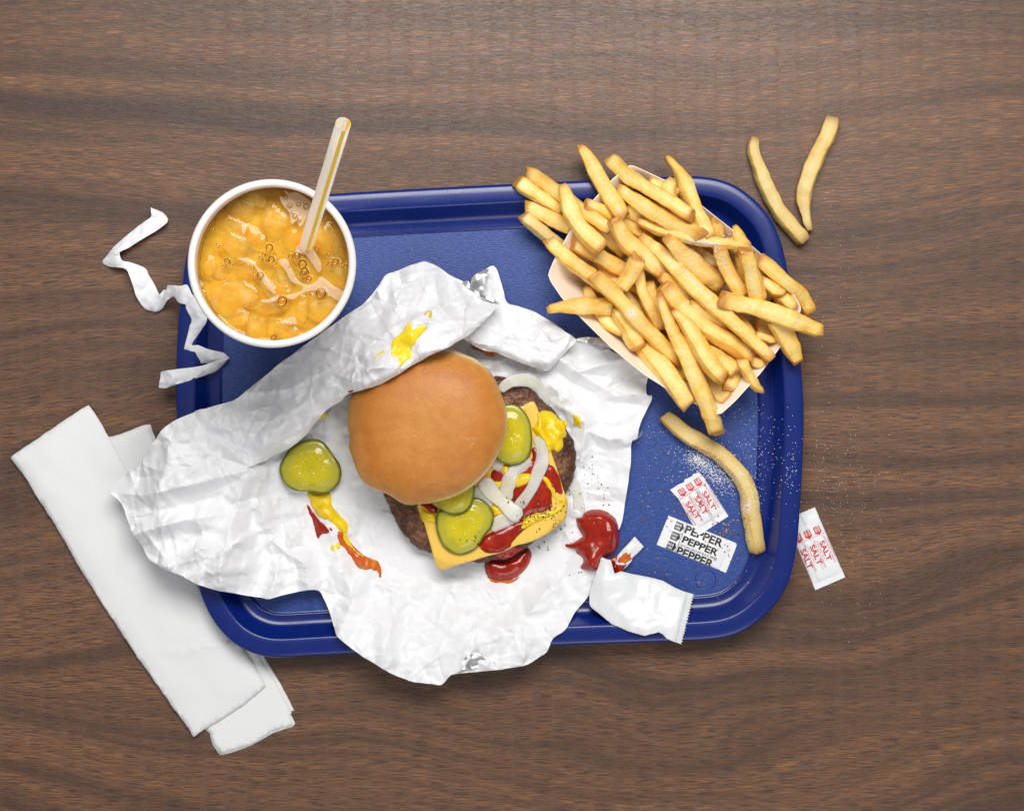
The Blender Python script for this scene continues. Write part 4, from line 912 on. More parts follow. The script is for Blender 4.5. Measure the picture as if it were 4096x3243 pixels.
# ---- onions
def onion(path, wdt, label, zoff=0.6, key='burger', zfix=None, curl=0.5, thick=1.3):
    pts = np.array([P(*q, 0.028) for q in path]); c = resample(catmull(pts, 8, False), 1.2 * MM, False)
    if zfix is None:
        z = top_arr(c[:, 0], c[:, 1], ['burger', 'wrapper'], 0.01)
        for _ in range(14): z[1:-1] = np.maximum(z[1:-1], 0) * 0.5 + 0.25 * (z[:-2] + z[2:])
        z = z + zoff * MM + thick * 0.35 * MM
    else: z = np.interp(np.linspace(0, 1, len(c)), np.linspace(0, 1, len(zfix)), np.array(zfix) * MM)
    c[:, 2] = z; n_ = len(c); t = np.linspace(0, 1, n_); e = np.clip(np.minimum(t, 1 - t) / 0.10, 0, 1) ** 0.6
    wv = wdt * S * 1.35 * (0.5 + 0.5 * e) * (0.5 + 0.06 * np.sin(t * 9 + wdt)) ; hv = thick * MM * 0.5 * (0.45 + 0.55 * e)
    V, F = sweep(c, wv, hv, 14, 0.55, twist=0.35 * np.sin(t * 3 + wdt) * curl)
    o = ob('onion_strip', V, F, ONI.m); tag(o, label, 'onion', 'onion strips'); reg(key, V, F); return o
onion(px_list(ZB, [(765, 125), (790, 85), (850, 48), (930, 36), (1000, 50), (1060, 105), (1100, 170), (1115, 235)]), 44 * 0.80, 'pale onion ring arching round the top edge of the patty', zfix=[24, 24, 23, 21, 18, 14, 12, 11])
onion(px_list(ZB, [(1030, 470), (1075, 560), (1078, 660), (1040, 760), (1000, 860), (930, 960), (880, 1020)]), 36, 'long curved onion strip down the middle beside the large mustard blob')
onion(px_list(ZB, [(990, 640), (930, 690), (870, 730), (830, 800), (810, 880), (830, 950)]), 40, 'hooked onion strip just under the upper pickle')
onion(px_list(ZB, [(560, 860), (600, 920), (650, 965), (700, 975)]), 40, 'onion piece half hidden between bun and white onion strip')
onion(px_list(ZB, [(690, 1170), (760, 1125), (840, 1085), (900, 1060)]), 42, 'flat onion strip beside the front pickle, above the ketchup pool')
onion(px_list(ZB, [(720, 720), (750, 670), (770, 640)]), 30, 'short onion bit right beside the bun under the upper pickle')
onion(px_list(ZB, [(625, 790), (660, 840), (710, 905), (780, 965), (850, 1030), (915, 1085)]), 44, 'opaque white onion strip lying on top, slanting away from the bun', zoff=1.2, thick=2.4)
onion(px_list(ZB, [(1295, 800), (1330, 860), (1358, 930), (1362, 1000), (1375, 1080)]), 32, 'lone onion strip reaching from the patty to the ketchup blob on the paper', zfix=[13, 12, 11.5, 11, 11])

# ---- pickles
def pickle(outline, label, tilt, key='burger', z0=None, seed=0, thick=3.4, z=0.027, nseeds=8, core=None):
    poly = resample(catmull(W2(outline, z), 6), 1.5 * MM); c = poly.mean(0)
    zz = z0
    def zt(s, x, y): return zz + tilt[0] * (x - c[0]) + tilt[1] * (y - c[1]) + thick * MM * (0.5 + 0.5 * np.clip(1 - s ** 10, 0, 1) ** 0.5) - 0.5 * MM * np.clip(1 - s / 0.72, 0, 1) + 0.35 * MM * fbm(x * 90, y * 90, seed, 2)
    def zb(s, x, y): return zz + tilt[0] * (x - c[0]) + tilt[1] * (y - c[1]) + thick * MM * 0.5 * (1 - np.clip(1 - s ** 10, 0, 1) ** 0.5)
    V, F, A = dome(poly, zt, zb, rings=30, seg=110, ring_pow=0.8)
    o = ob('pickle_slice', V, F, PIC.m, attrs={'s': A}); tag(o, label, 'pickle', 'pickle slices'); reg(key, V, F)
    rg = np.random.default_rng(seed + 3); R = math.sqrt(abs(area2(poly)) / math.pi); sv, sf = ico(2)
    for q in range(nseeds):
        a = 2 * math.pi * q / nseeds + rg.uniform(-0.3, 0.3); r = R * rg.uniform(0.22, 0.45)
        p = c + r * np.array([math.cos(a), math.sin(a)]); aa = a + rg.uniform(-0.5, 0.5)
        X = sv * np.array([1.7, 0.7, 0.35]) * MM * rg.uniform(0.8, 1.1); Xr = np.c_[X[:, 0] * math.cos(aa) - X[:, 1] * math.sin(aa), X[:, 0] * math.sin(aa) + X[:, 1] * math.cos(aa), X[:, 2]]
        zs = zt(np.array([r / R]), np.array([p[0]]), np.array([p[1]]))[0]
        ob('seed', Xr + np.array([p[0], p[1], zs + 0.05 * MM]), sf, SEED.m, o)
    return o
PZ = 26.0 * MM
pickle(px_list(ZB, [(275, 1060), (300, 1030), (350, 1010), (430, 1000), (500, 970), (560, 930), (620, 940), (680, 990), (714, 1065), (700, 1150), (650, 1210), (600, 1290), (540, 1340), (460, 1363), (390, 1345), (330, 1300), (290, 1220), (272, 1140)]), 'front pickle slice lying on the cheese below the bun, dusted with pepper', (0, 0.05), z0=25.6 * MM, seed=1)
pickle(px_list(ZB, [(240, 970), (300, 1010), (370, 1045), (430, 1050), (500, 1030), (545, 980), (565, 910), (570, 850), (540, 760), (440, 720), (330, 760), (250, 850), (225, 920)]), 'pickle slice tucked under the bun above the front pickle', (0, -0.05), z0=29.6 * MM, seed=2)
pickle(px_list(ZB, [(830, 218), (890, 230), (945, 275), (985, 350), (1000, 440), (1003, 530), (985, 610), (930, 665), (860, 686), (790, 670), (730, 630), (690, 560), (680, 440), (700, 320), (750, 245)]), 'upper pickle slice showing pale seeds, half under the right side of the bun', (-0.03, 0), z0=26.4 * MM, seed=3)
_pw = on(['wrapper']); _pc = W2([Z3(345, 805)], 0.012)[0]
pickle(px_list(Z3, [(370, 647), (420, 664), (452, 700), (480, 742), (515, 792), (524, 850), (510, 900), (470, 940), (410, 956), (340, 948), (260, 940), (210, 910), (178, 860), (174, 800), (200, 745), (232, 702), (290, 664)]), 'lone pickle slice lying on the white wrapper left of the bun', (-0.03, 0), key='wrapper_food', z0=float(_pw(_pc[:1], _pc[1:])[0]) + 1.2 * MM, seed=4, z=0.013, nseeds=7, thick=4.2)

# ---- top bun, tilted, resting on the pickles and hanging over the left of the patty
BUN_PX = px_list(Z3, [(590, 330), (660, 255), (760, 195), (880, 150), (1000, 128), (1100, 132), (1165, 140), (1215, 163), (1280, 190), (1330, 228), (1375, 275), (1408, 335), (1434, 400), (1456, 460), (1466, 530), (1462, 590), (1447, 650), (1427, 710), (1400, 762), (1368, 815), (1320, 870), (1270, 915), (1210, 953), (1140, 984), (1060, 1005), (980, 1018), (910, 1026), (860, 1015), (810, 982), (765, 958), (700, 935), (650, 905), (620, 870), (598, 820), (578, 760), (556, 700), (562, 640), (550, 590), (549, 530), (551, 470), (560, 400)])
bpoly = resample(catmull(W2(BUN_PX, 0.042), 6), 2 * MM); bc = bpoly.mean(0)
def bplane(x, y): return 31.5 * MM + 0.075 * (x - bc[0]) - 0.02 * (y - bc[1])
def bzt(s, x, y): return bplane(x, y) + 24 * MM * np.clip(1 - s ** 2.9, 0, 1) ** 0.47 + 1.2 * MM * fbm(x * 35, y * 35, 4, 3) * (1 - s) + 6.0 * MM
def bzb(s, x, y): return bplane(x, y) + 6.0 * MM * (1 - np.clip(1 - s ** 6, 0, 1) ** 0.5)
V, F, A = dome(bpoly, bzt, bzb, rings=48, seg=180, ring_pow=0.62)
o = ob('burger_bun_top', V, F, BUN.m, attrs={'s': A}); tag(o, 'golden brown top bun resting askew on the burger', 'bun'); reg('bun', V, F)

# ---- sauces on the wrapper
wz_ = on(['wrapper'])
blob(px_list(ZB, [(640, 1440), (660, 1400), (700, 1385), (780, 1400), (860, 1375), (930, 1320), (975, 1312), (1000, 1365), (985, 1430), (940, 1490), (880, 1540), (800, 1560), (700, 1555), (655, 1520)]), wz_, 5.5 * MM, 7 * MM, 'ketchup_drip', 'ketchup puddle dripped on the paper below the cheese', 'ketchup', KET.m, 'ketchup on the wrapper', seed=15, key='wrapper_food', lump=0.2)
blob(px_list(ZB, [(660, 1535), (720, 1545), (800, 1553), (870, 1545), (915, 1530), (880, 1565), (820, 1588), (760, 1580), (720, 1590), (680, 1570)]), wz_, 0.5 * MM, 2 * MM, 'ketchup_stain', 'thin orange stain along the lower edge of the ketchup puddle', 'ketchup', SMR.m, 'ketchup on the wrapper', seed=16)
blob(px_list(ZB, [(1340, 1085), (1375, 1080), (1400, 1050), (1440, 1025), (1510, 1018), (1580, 1045), (1640, 1100), (1668, 1190), (1665, 1280), (1630, 1340), (1580, 1370), (1530, 1400), (1500, 1470), (1460, 1488), (1400, 1480), (1370, 1460), (1390, 1420), (1385, 1385), (1340, 1350), (1330, 1325), (1270, 1310), (1256, 1285), (1320, 1272), (1365, 1240), (1390, 1225), (1350, 1160)]), wz_, 7.5 * MM, 8 * MM, 'ketchup_blob', 'big glossy ketchup blob on the paper beside the torn sachet', 'ketchup', KET.m, 'ketchup on the wrapper', seed=17, key='wrapper_food', lump=0.25)
blob(px_list(ZB, [(1310, 305), (1345, 303), (1365, 325), (1380, 365), (1378, 405), (1350, 385), (1308, 372), (1322, 345)]), wz_, 1.6 * MM, 2.5 * MM, 'mustard_spot', 'small mustard spot on the paper right of the patty', 'mustard', MUS.m, 'mustard on the wrapper', seed=18)
blob(px_list(Z3, [(325, 950), (380, 955), (455, 945), (460, 985), (465, 1025), (490, 1060), (520, 1095), (555, 1130), (556, 1170), (540, 1192), (505, 1170), (480, 1140), (440, 1110), (385, 1085), (355, 1045), (335, 1000)]), wz_, 2.6 * MM, 4 * MM, 'mustard_trail', 'mustard trail running down the paper from the lone pickle', 'mustard', MUS.m, 'mustard on the wrapper', seed=19, lump=0.6, lump_s=5 * MM)
blob(px_list(Z3, [(305, 1018), (330, 1030), (350, 1060), (390, 1100), (440, 1140), (470, 1165), (440, 1185), (410, 1190), (385, 1218), (370, 1180), (350, 1110), (325, 1060)]), wz_, 1.3 * MM, 3 * MM, 'ketchup_streak', 'short red ketchup streak beside the mustard trail', 'ketchup', KET.m, 'ketchup on the wrapper', seed=20)
blob(px_list(Z3, [(490, 1175), (540, 1190), (560, 1230), (600, 1270), (640, 1310), (700, 1335), (730, 1350), (748, 1400), (740, 1450), (715, 1405), (660, 1395), (620, 1385), (580, 1340), (545, 1290), (505, 1240)]), wz_, 1.4 * MM, 3.5 * MM, 'sauce_smear', 'orange ketchup and mustard smear at the end of the mustard trail', 'sauce', SMR.m, 'sauce smears', seed=21, lump=0.7)
blob(px_list(Z3, [(540, 1180), (560, 1225), (600, 1285), (650, 1320), (640, 1330), (590, 1310), (550, 1265), (520, 1210)]), on(['wrapper'], extra=0.9 * MM), 0.9 * MM, 2 * MM, 'mustard_streak', 'yellow streak inside the orange smear', 'mustard', MUS.m, 'mustard on the wrapper', seed=22)
blob(px_list(Z3, [(458, 1265), (490, 1238), (515, 1255), (500, 1285), (470, 1285)]), wz_, 0.5 * MM, 2 * MM, 'mustard_spot', 'tiny mustard spot left of the orange smear', 'mustard', MSM.m, 'mustard on the wrapper', seed=23)
blob(px_list(Z3, [(400, 505), (430, 500), (455, 512), (430, 530), (402, 538)]), wz_, 0.4 * MM, 2 * MM, 'mustard_spot', 'mustard spot on the paper above the lone pickle', 'mustard', MSM.m, 'mustard on the wrapper', seed=24)
blob(px_list(Z4, [(425, 640), (470, 600), (500, 560), (535, 525), (545, 575), (590, 550), (640, 548), (620, 580), (585, 620), (560, 660), (530, 690), (545, 720), (520, 760), (480, 790), (465, 800), (470, 750), (440, 748), (418, 720)]), on(['wrapper'], extra=0.5 * MM), 0.8 * MM, 3 * MM, 'mustard_splat', 'large mustard splat on the flap folded over the bun', 'mustard', MSM.m, 'mustard on the wrapper', seed=25, z=0.045, lump=0.5, lump_s=5 * MM)
blob(px_list(Z4, [(618, 475), (640, 458), (662, 465), (655, 512), (630, 510)]), wz_, 0.7 * MM, 2 * MM, 'mustard_spot', 'mustard spot above the large splat on the folded flap', 'mustard', MUS.m, 'mustard on the wrapper', seed=26, z=0.04)
blob(px_list(Z4, [(310, 745), (345, 715), (375, 695), (360, 725), (330, 750)]), wz_, 0.35 * MM, 1.5 * MM, 'mustard_streak', 'faint thin mustard streak left of the large splat', 'mustard', MSM.m, 'mustard on the wrapper', seed=27, z=0.045)
blob(px_list(Z4, [(900, 660), (960, 672), (1010, 690), (1060, 705), (1055, 722), (1010, 728), (960, 700), (910, 685)]), wz_, 0.5 * MM, 2 * MM, 'sauce_smear', 'brownish orange smear under the fold above the bun', 'sauce', SMR.m, 'sauce smears', seed=29, z=0.028)
blob(px_list(Z4, [(145, 945), (170, 930), (188, 938), (170, 952), (150, 955)]), wz_, 0.4 * MM, 2 * MM, 'ketchup_spot', 'tiny red spot on the folded edge at the left of the bun', 'ketchup', KET.m, 'ketchup on the wrapper', seed=30, z=0.045)
# ------------------------------------------------------------------ fry boat
BOARD = M('cream_paperboard', Base_Color=srgb(250, 236, 220), Roughness=0.62)
BOARD.bump(BOARD.noise(BOARD.coord('Object', (500, 500, 500)), 1.0, 3), 0.0002, 0.3)
BZ = 34 * MM
BOAT_PX = [(2521, 665), (2540, 668), (2654, 721), (2760, 788), (2861, 868), (2960, 945), (3054, 1027), (3130, 1115), (3190, 1205), (3202, 1234), (3175, 1300), (3119, 1385), (3040, 1490), (2940, 1600), (2885, 1650), (2868, 1652), (2769, 1607), (2680, 1560), (2578, 1497), (2449, 1392), (2340, 1285), (2251, 1193), (2205, 1125), (2196, 1098), (2215, 1050), (2274, 941), (2350, 830), (2449, 722), (2500, 680)]
bo = resample(W2(BOAT_PX, BZ), 2.5 * MM); bo = ccw(bo); bcn = bo.mean(0)
boat = empty('fry_boat', (bcn[0], bcn[1], FLOOR_Z)); tag(boat, 'cream paperboard food boat heaped with french fries', 'food tray')
n = len(bo); inset = [(1.0, BZ), (0.985, BZ - 1.5 * MM), (0.70, FLOOR_Z + 1.2 * MM), (0.66, FLOOR_Z + 0.9 * MM)]
ax = np.array([0.772, -0.635]); wall_in = []
for k, z in inset: wall_in.append(np.c_[bcn + (bo - bcn) * k, np.full(n, z)])
wall_out = [np.c_[bcn + (bo - bcn) * (k + 0.008), np.full(n, z - 0.3 * MM)] for k, z in inset[::-1]]; wall_out[-1][:, 2] = BZ
rg_ = wall_in + wall_out; V = np.vstack(rg_ + [rg_[0]]); F = []
for i in range(len(rg_)):
    for k in range(n):
        a = i * n + k; b = i * n + (k + 1) % n; F.append((a, a + n, b + n, b))
ob('side_wall', V, F, BOARD.m, boat, autosmooth=30); BOAT_TRI = (V, F)
fp = bcn + (bo - bcn) * 0.672; V2, T = fill(resample(fp, 6 * MM), 9 * MM)
V, F = solid(V2, T, np.full(len(V2), FLOOR_Z + 0.95 * MM), np.full(len(V2), FLOOR_Z + 0.45 * MM)); ob('floor_panel', V, F, BOARD.m, boat, autosmooth=30)
# corner fold lines at the left tip
reg('boat', *BOAT_TRI); reg('boat', V, F)

# ------------------------------------------------------------------ fries
FRY = M('french_fry', Roughness=0.42)
ed_ = FRY.attr('ed'); en_ = FRY.attr('en'); f1 = FRY.noise(FRY.coord('Object', (80, 80, 80)), 1.0, 4, 0.6); f2 = FRY.noise(FRY.coord('Object', (480, 480, 480)), 1.0, 3, 0.6)
oi = FRY.n('ShaderNodeObjectInfo').outputs['Random']
k1 = FRY.math('ADD', FRY.math('MULTIPLY', ed_, 0.50), FRY.math('MULTIPLY', FRY.math('SUBTRACT', f1, 0.40), 1.1))
col = FRY.ramp(k1, [(0.0, srgb(255, 230, 160)), (0.24, srgb(253, 214, 122)), (0.45, srgb(247, 190, 80)), (0.7, srgb(228, 152, 46)), (1.0, srgb(184, 104, 28))])
col = FRY.mix(FRY.math('MULTIPLY', en_, 0.8), col, srgb(186, 116, 38))
col = FRY.mix(FRY.math('MULTIPLY', oi, 0.25), col, srgb(238, 184, 84))
FRY.set('Base Color', col); FRY.set('Subsurface Weight', 0.35); FRY.set('Subsurface Radius', (1, 0.5, 0.12)); FRY.set('Subsurface Scale', 0.005)
b = FRY.bump(f1, 0.0018, 0.6); FRY.bump(f2, 0.0006, 0.9, b)
OLD = M('limp_fry', Roughness=0.55)       # paler, greyer fries that fell off the pile
ed_ = OLD.attr('ed'); en_ = OLD.attr('en'); f1 = OLD.noise(OLD.coord('Object', (70, 70, 70)), 1.0, 4, 0.6); f2 = OLD.noise(OLD.coord('Object', (480, 480, 480)), 1.0, 3, 0.6)
k1 = OLD.math('ADD', OLD.math('MULTIPLY', ed_, 0.42), OLD.math('MULTIPLY', OLD.math('SUBTRACT', f1, 0.38), 0.9))
col = OLD.ramp(k1, [(0.0, srgb(234, 212, 150)), (0.3, srgb(226, 194, 118)), (0.55, srgb(206, 156, 74)), (1.0, srgb(150, 94, 34))])
OLD.set('Base Color', OLD.mix(OLD.math('MULTIPLY', en_, 0.6), col, srgb(150, 98, 42))); b = OLD.bump(f1, 0.0016, 0.5); OLD.bump(f2, 0.0005, 0.7, b)

# height map of the pile, 1 mm cells
HX0, HY0, HN, HM = bcn[0] - 0.12, bcn[1] - 0.12, 240, 240
gx, gy = np.meshgrid(HX0 + (np.arange(HN) + 0.5) * MM, HY0 + (np.arange(HM) + 0.5) * MM, indexing='ij')
H = np.full((HN, HM), FLOOR_Z); td = tray_d(gx.ravel(), gy.ravel()).reshape(HN, HM)
H = np.where(td < 0, 0.0, np.interp(td / MM, [p[0] for p in PROF[3:]], [p[1] for p in PROF[3:]]) * MM)
d_in = dist_poly(bo, gx.ravel(), gy.ravel()).reshape(HN, HM); ins = inside(bo, gx.ravel(), gy.ravel()).reshape(HN, HM)
# boat inner surface: from rim down to floor panel over roughly 30% of the local radius
rel = np.zeros_like(H)
th = np.arctan2(gy - bcn[1], gx - bcn[0]); bt = np.arctan2(bo[:, 1] - bcn[1], bo[:, 0] - bcn[0]); brr = np.hypot(*(bo - bcn).T); kk = np.argsort(bt)
Rb = np.interp(th, np.r_[bt[kk] - 2 * math.pi, bt[kk], bt[kk] + 2 * math.pi], np.r_[brr[kk]] .tolist() * 3)
rel = np.hypot(gx - bcn[0], gy - bcn[1]) / Rb
H = np.where(ins, np.where(rel > 0.68, FLOOR_Z + MM + (BZ - FLOOR_Z - MM) * (rel - 0.68) / 0.32, FLOOR_Z + MM), H)
def hm(x, y):
    i = np.clip(((x - HX0) / MM).astype(int), 0, HN - 1); j = np.clip(((y - HY0) / MM).astype(int), 0, HM - 1); return i, j
def fry(path_px, wpx, label, mat=None, key='fries', taper=(1.0, 1.0), rest=True, zc=None, flat=0.9, seed=0, conv=ZF, lift=0.0, sink=0.28, group='french fries in the paperboard boat', curve_z=0.0, maxz=None):
    q = [conv(*p) for p in path_px]; mat = mat or FRY.m
    zg = 0.05 if rest else (zc if np.isscalar(zc) else zc[0]) * MM
    for it in range(2):
        pts = np.array([P(x, y, zg) for x, y in q])[:, :2] if it == 0 else np.array([P(x, y, z)[:2] for (x, y), z in zip(q, zq)])
        c = resample(catmull(pts, 8, False), 2.2 * MM, False); n_ = len(c); t = np.linspace(0, 1, n_)
        hw = wpx * 0.5 * S * (conv(1, 0)[0] - conv(0, 0)[0]) * (CAM_H - zg) / CAM_H; hh = hw * flat; hw = hw * 1.0
        if rest:
            T_ = np.gradient(c, axis=0); T_ /= np.linalg.norm(T_, axis=1)[:, None]; N_ = np.c_[-T_[:, 1], T_[:, 0]]
            sup = np.max([H[hm(c[:, 0] + N_[:, 0] * hw * o_, c[:, 1] + N_[:, 1] * hw * o_)] for o_ in (-0.45, -0.2, 0, 0.2, 0.45)], 0)
            # a rod dropped on this profile rests on the hull edge that spans its middle
            hull = []
            for i in range(n_):
                while len(hull) > 1 and (hull[-1][1] - hull[-2][1]) * (i - hull[-1][0]) <= (sup[i] - hull[-1][1]) * (hull[-1][0] - hull[-2][0]): hull.pop()
                hull.append((i, sup[i]))
            m_ = (n_ - 1) / 2
            for a, b_ in zip(hull, hull[1:]):
                if a[0] <= m_ <= b_[0]: break
            sl = (b_[1] - a[1]) / max(b_[0] - a[0], 1); lim = 0.0022 * 0.32; sl = max(-lim, min(lim, sl))
            line = a[1] + sl * (np.arange(n_) - a[0]); line = np.maximum(line, 0)
            z = 0.72 * line + 0.28 * np.convolve(np.pad(sup, 4, mode='edge'), np.ones(9) / 9, 'valid') + hh * (1 - sink) + lift * MM
            if maxz is not None: z = np.minimum(z, maxz * MM)
        else:
            z = np.interp(t, np.linspace(0, 1, len(np.atleast_1d(zc))), np.atleast_1d(zc) * MM) if not np.isscalar(zc) else np.full(n_, zc * MM)
        z = z + curve_z * MM * np.sin(math.pi * t)
        zq = np.interp(np.linspace(0, 1, len(q)), t, z); zg = float(np.mean(z))
    rg = np.random.default_rng(seed + 100)
    c3 = np.c_[c, z]; e0 = np.clip(t / 0.07, 0, 1); e1 = np.clip((1 - t) / 0.07, 0, 1)
    prof = np.minimum(1, (taper[0] + (1 - taper[0]) * np.clip(t / 0.35, 0, 1))) * np.minimum(1, (taper[1] + (1 - taper[1]) * np.clip((1 - t) / 0.35, 0, 1)))
    cap = (0.90 + 0.10 * np.sqrt(e0)) * (0.90 + 0.10 * np.sqrt(e1))
    wob = 1 + 0.09 * vnoise(t * 6 + seed * 3.3, t * 0 + seed, seed)
    W_ = hw * prof * cap * wob; Hh = hh * prof * cap * (1 + 0.08 * vnoise(t * 5 + seed, t * 0 + 3, seed + 9))
    tw = rg.uniform(-0.42, 0.42) + rg.uniform(-0.6, 0.6) * (t - 0.5)
    ring = 16; V, F = sweep(c3, W_, Hh, ring, 1.22, twist=tw, caps=False)
    # rounded, uneven ends
    nR = n_; V = V.reshape(nR, ring, 3)
    skew = rg.uniform(-0.45, 0.45, 3)
    def endcap(i, sgn):
        ctr = V[i].mean(0); d = c3[i] - c3[i - sgn] if 0 <= i - sgn < n_ else c3[i + sgn] - c3[i]
        d = (c3[1] - c3[0]) * -1 if i == 0 else c3[-1] - c3[-2]; d = d / np.linalg.norm(d); L = []
        for f, s_ in ((0.16, 0.90), (0.24, 0.62)):
            slant = (V[i] - ctr) @ skew * 1.0
            L.append(ctr + (V[i] - ctr) * s_ + d * hw * f * prof[i] + np.outer(slant, d) * s_)
        return L, ctr + d * hw * 0.24 * prof[i]
    A0, t0 = endcap(0, 1); A1, t1 = endcap(nR - 1, -1)
    stack = [A0[1], A0[0]] + list(V) + [A1[0], A1[1]]; m_ = len(stack); VV = np.vstack(stack); F = []
    for i in range(m_ - 1):
        for k in range(ring):
            a = i * ring + k; b_ = i * ring + (k + 1) % ring; F.append((a, b_, b_ + ring, a + ring))
    VV = np.vstack([VV, t0, t1])
    for k in range(ring): F.append((len(VV) - 2, (k + 1) % ring, k)); F.append((len(VV) - 1, (m_ - 1) * ring + k, (m_ - 1) * ring + (k + 1) % ring))
    nz = fbm(VV[:, 0] * 210 + seed, VV[:, 1] * 210 + VV[:, 2] * 190, seed, 3); ctr = VV.mean(0)
    kk_ = np.r_[np.repeat(np.clip(np.arange(m_) - 2, 0, n_ - 1), ring), 0, n_ - 1]
    dv = VV - c3[kk_]; VV = VV + dv / (np.linalg.norm(dv, axis=1)[:, None] + 1e-9) * (nz * 0.75 * MM)[:, None]
    ang = np.arange(ring) / ring * 2 * math.pi; cr = np.abs(np.sin(2 * ang)) ** 2
    ed = np.r_[np.tile(cr, m_), 1, 1]; tt = np.r_[0, 0, t, 1, 1]; en = np.r_[np.repeat(np.clip(np.maximum(1 - tt / 0.07, 1 - (1 - tt) / 0.07), 0, 1) ** 1.3, ring), 1, 1]
    o = ob('french_fry', VV, F, mat, attrs={'ed': ed, 'en': en}); tag(o, label, 'french fry', group); reg(key, VV, F)
    if rest:
        for o_ in np.linspace(-0.85, 0.85, 9):
            for sub in np.linspace(0, 1, 3)[:2]:
                cc = c3[:-1] * (1 - sub) + c3[1:] * sub; T_ = np.gradient(cc[:, :2], axis=0); T_ /= np.linalg.norm(T_, axis=1)[:, None]
                xx = cc[:, 0] - T_[:, 1] * hw * o_; yy = cc[:, 1] + T_[:, 0] * hw * o_; ij = hm(xx, yy)
                np.maximum.at(H, ij, cc[:, 2] + hh * math.sqrt(max(0, 1 - o_ ** 4)))
    return o
BUR = 'golden fry buried at the bottom of the pile in the boat'
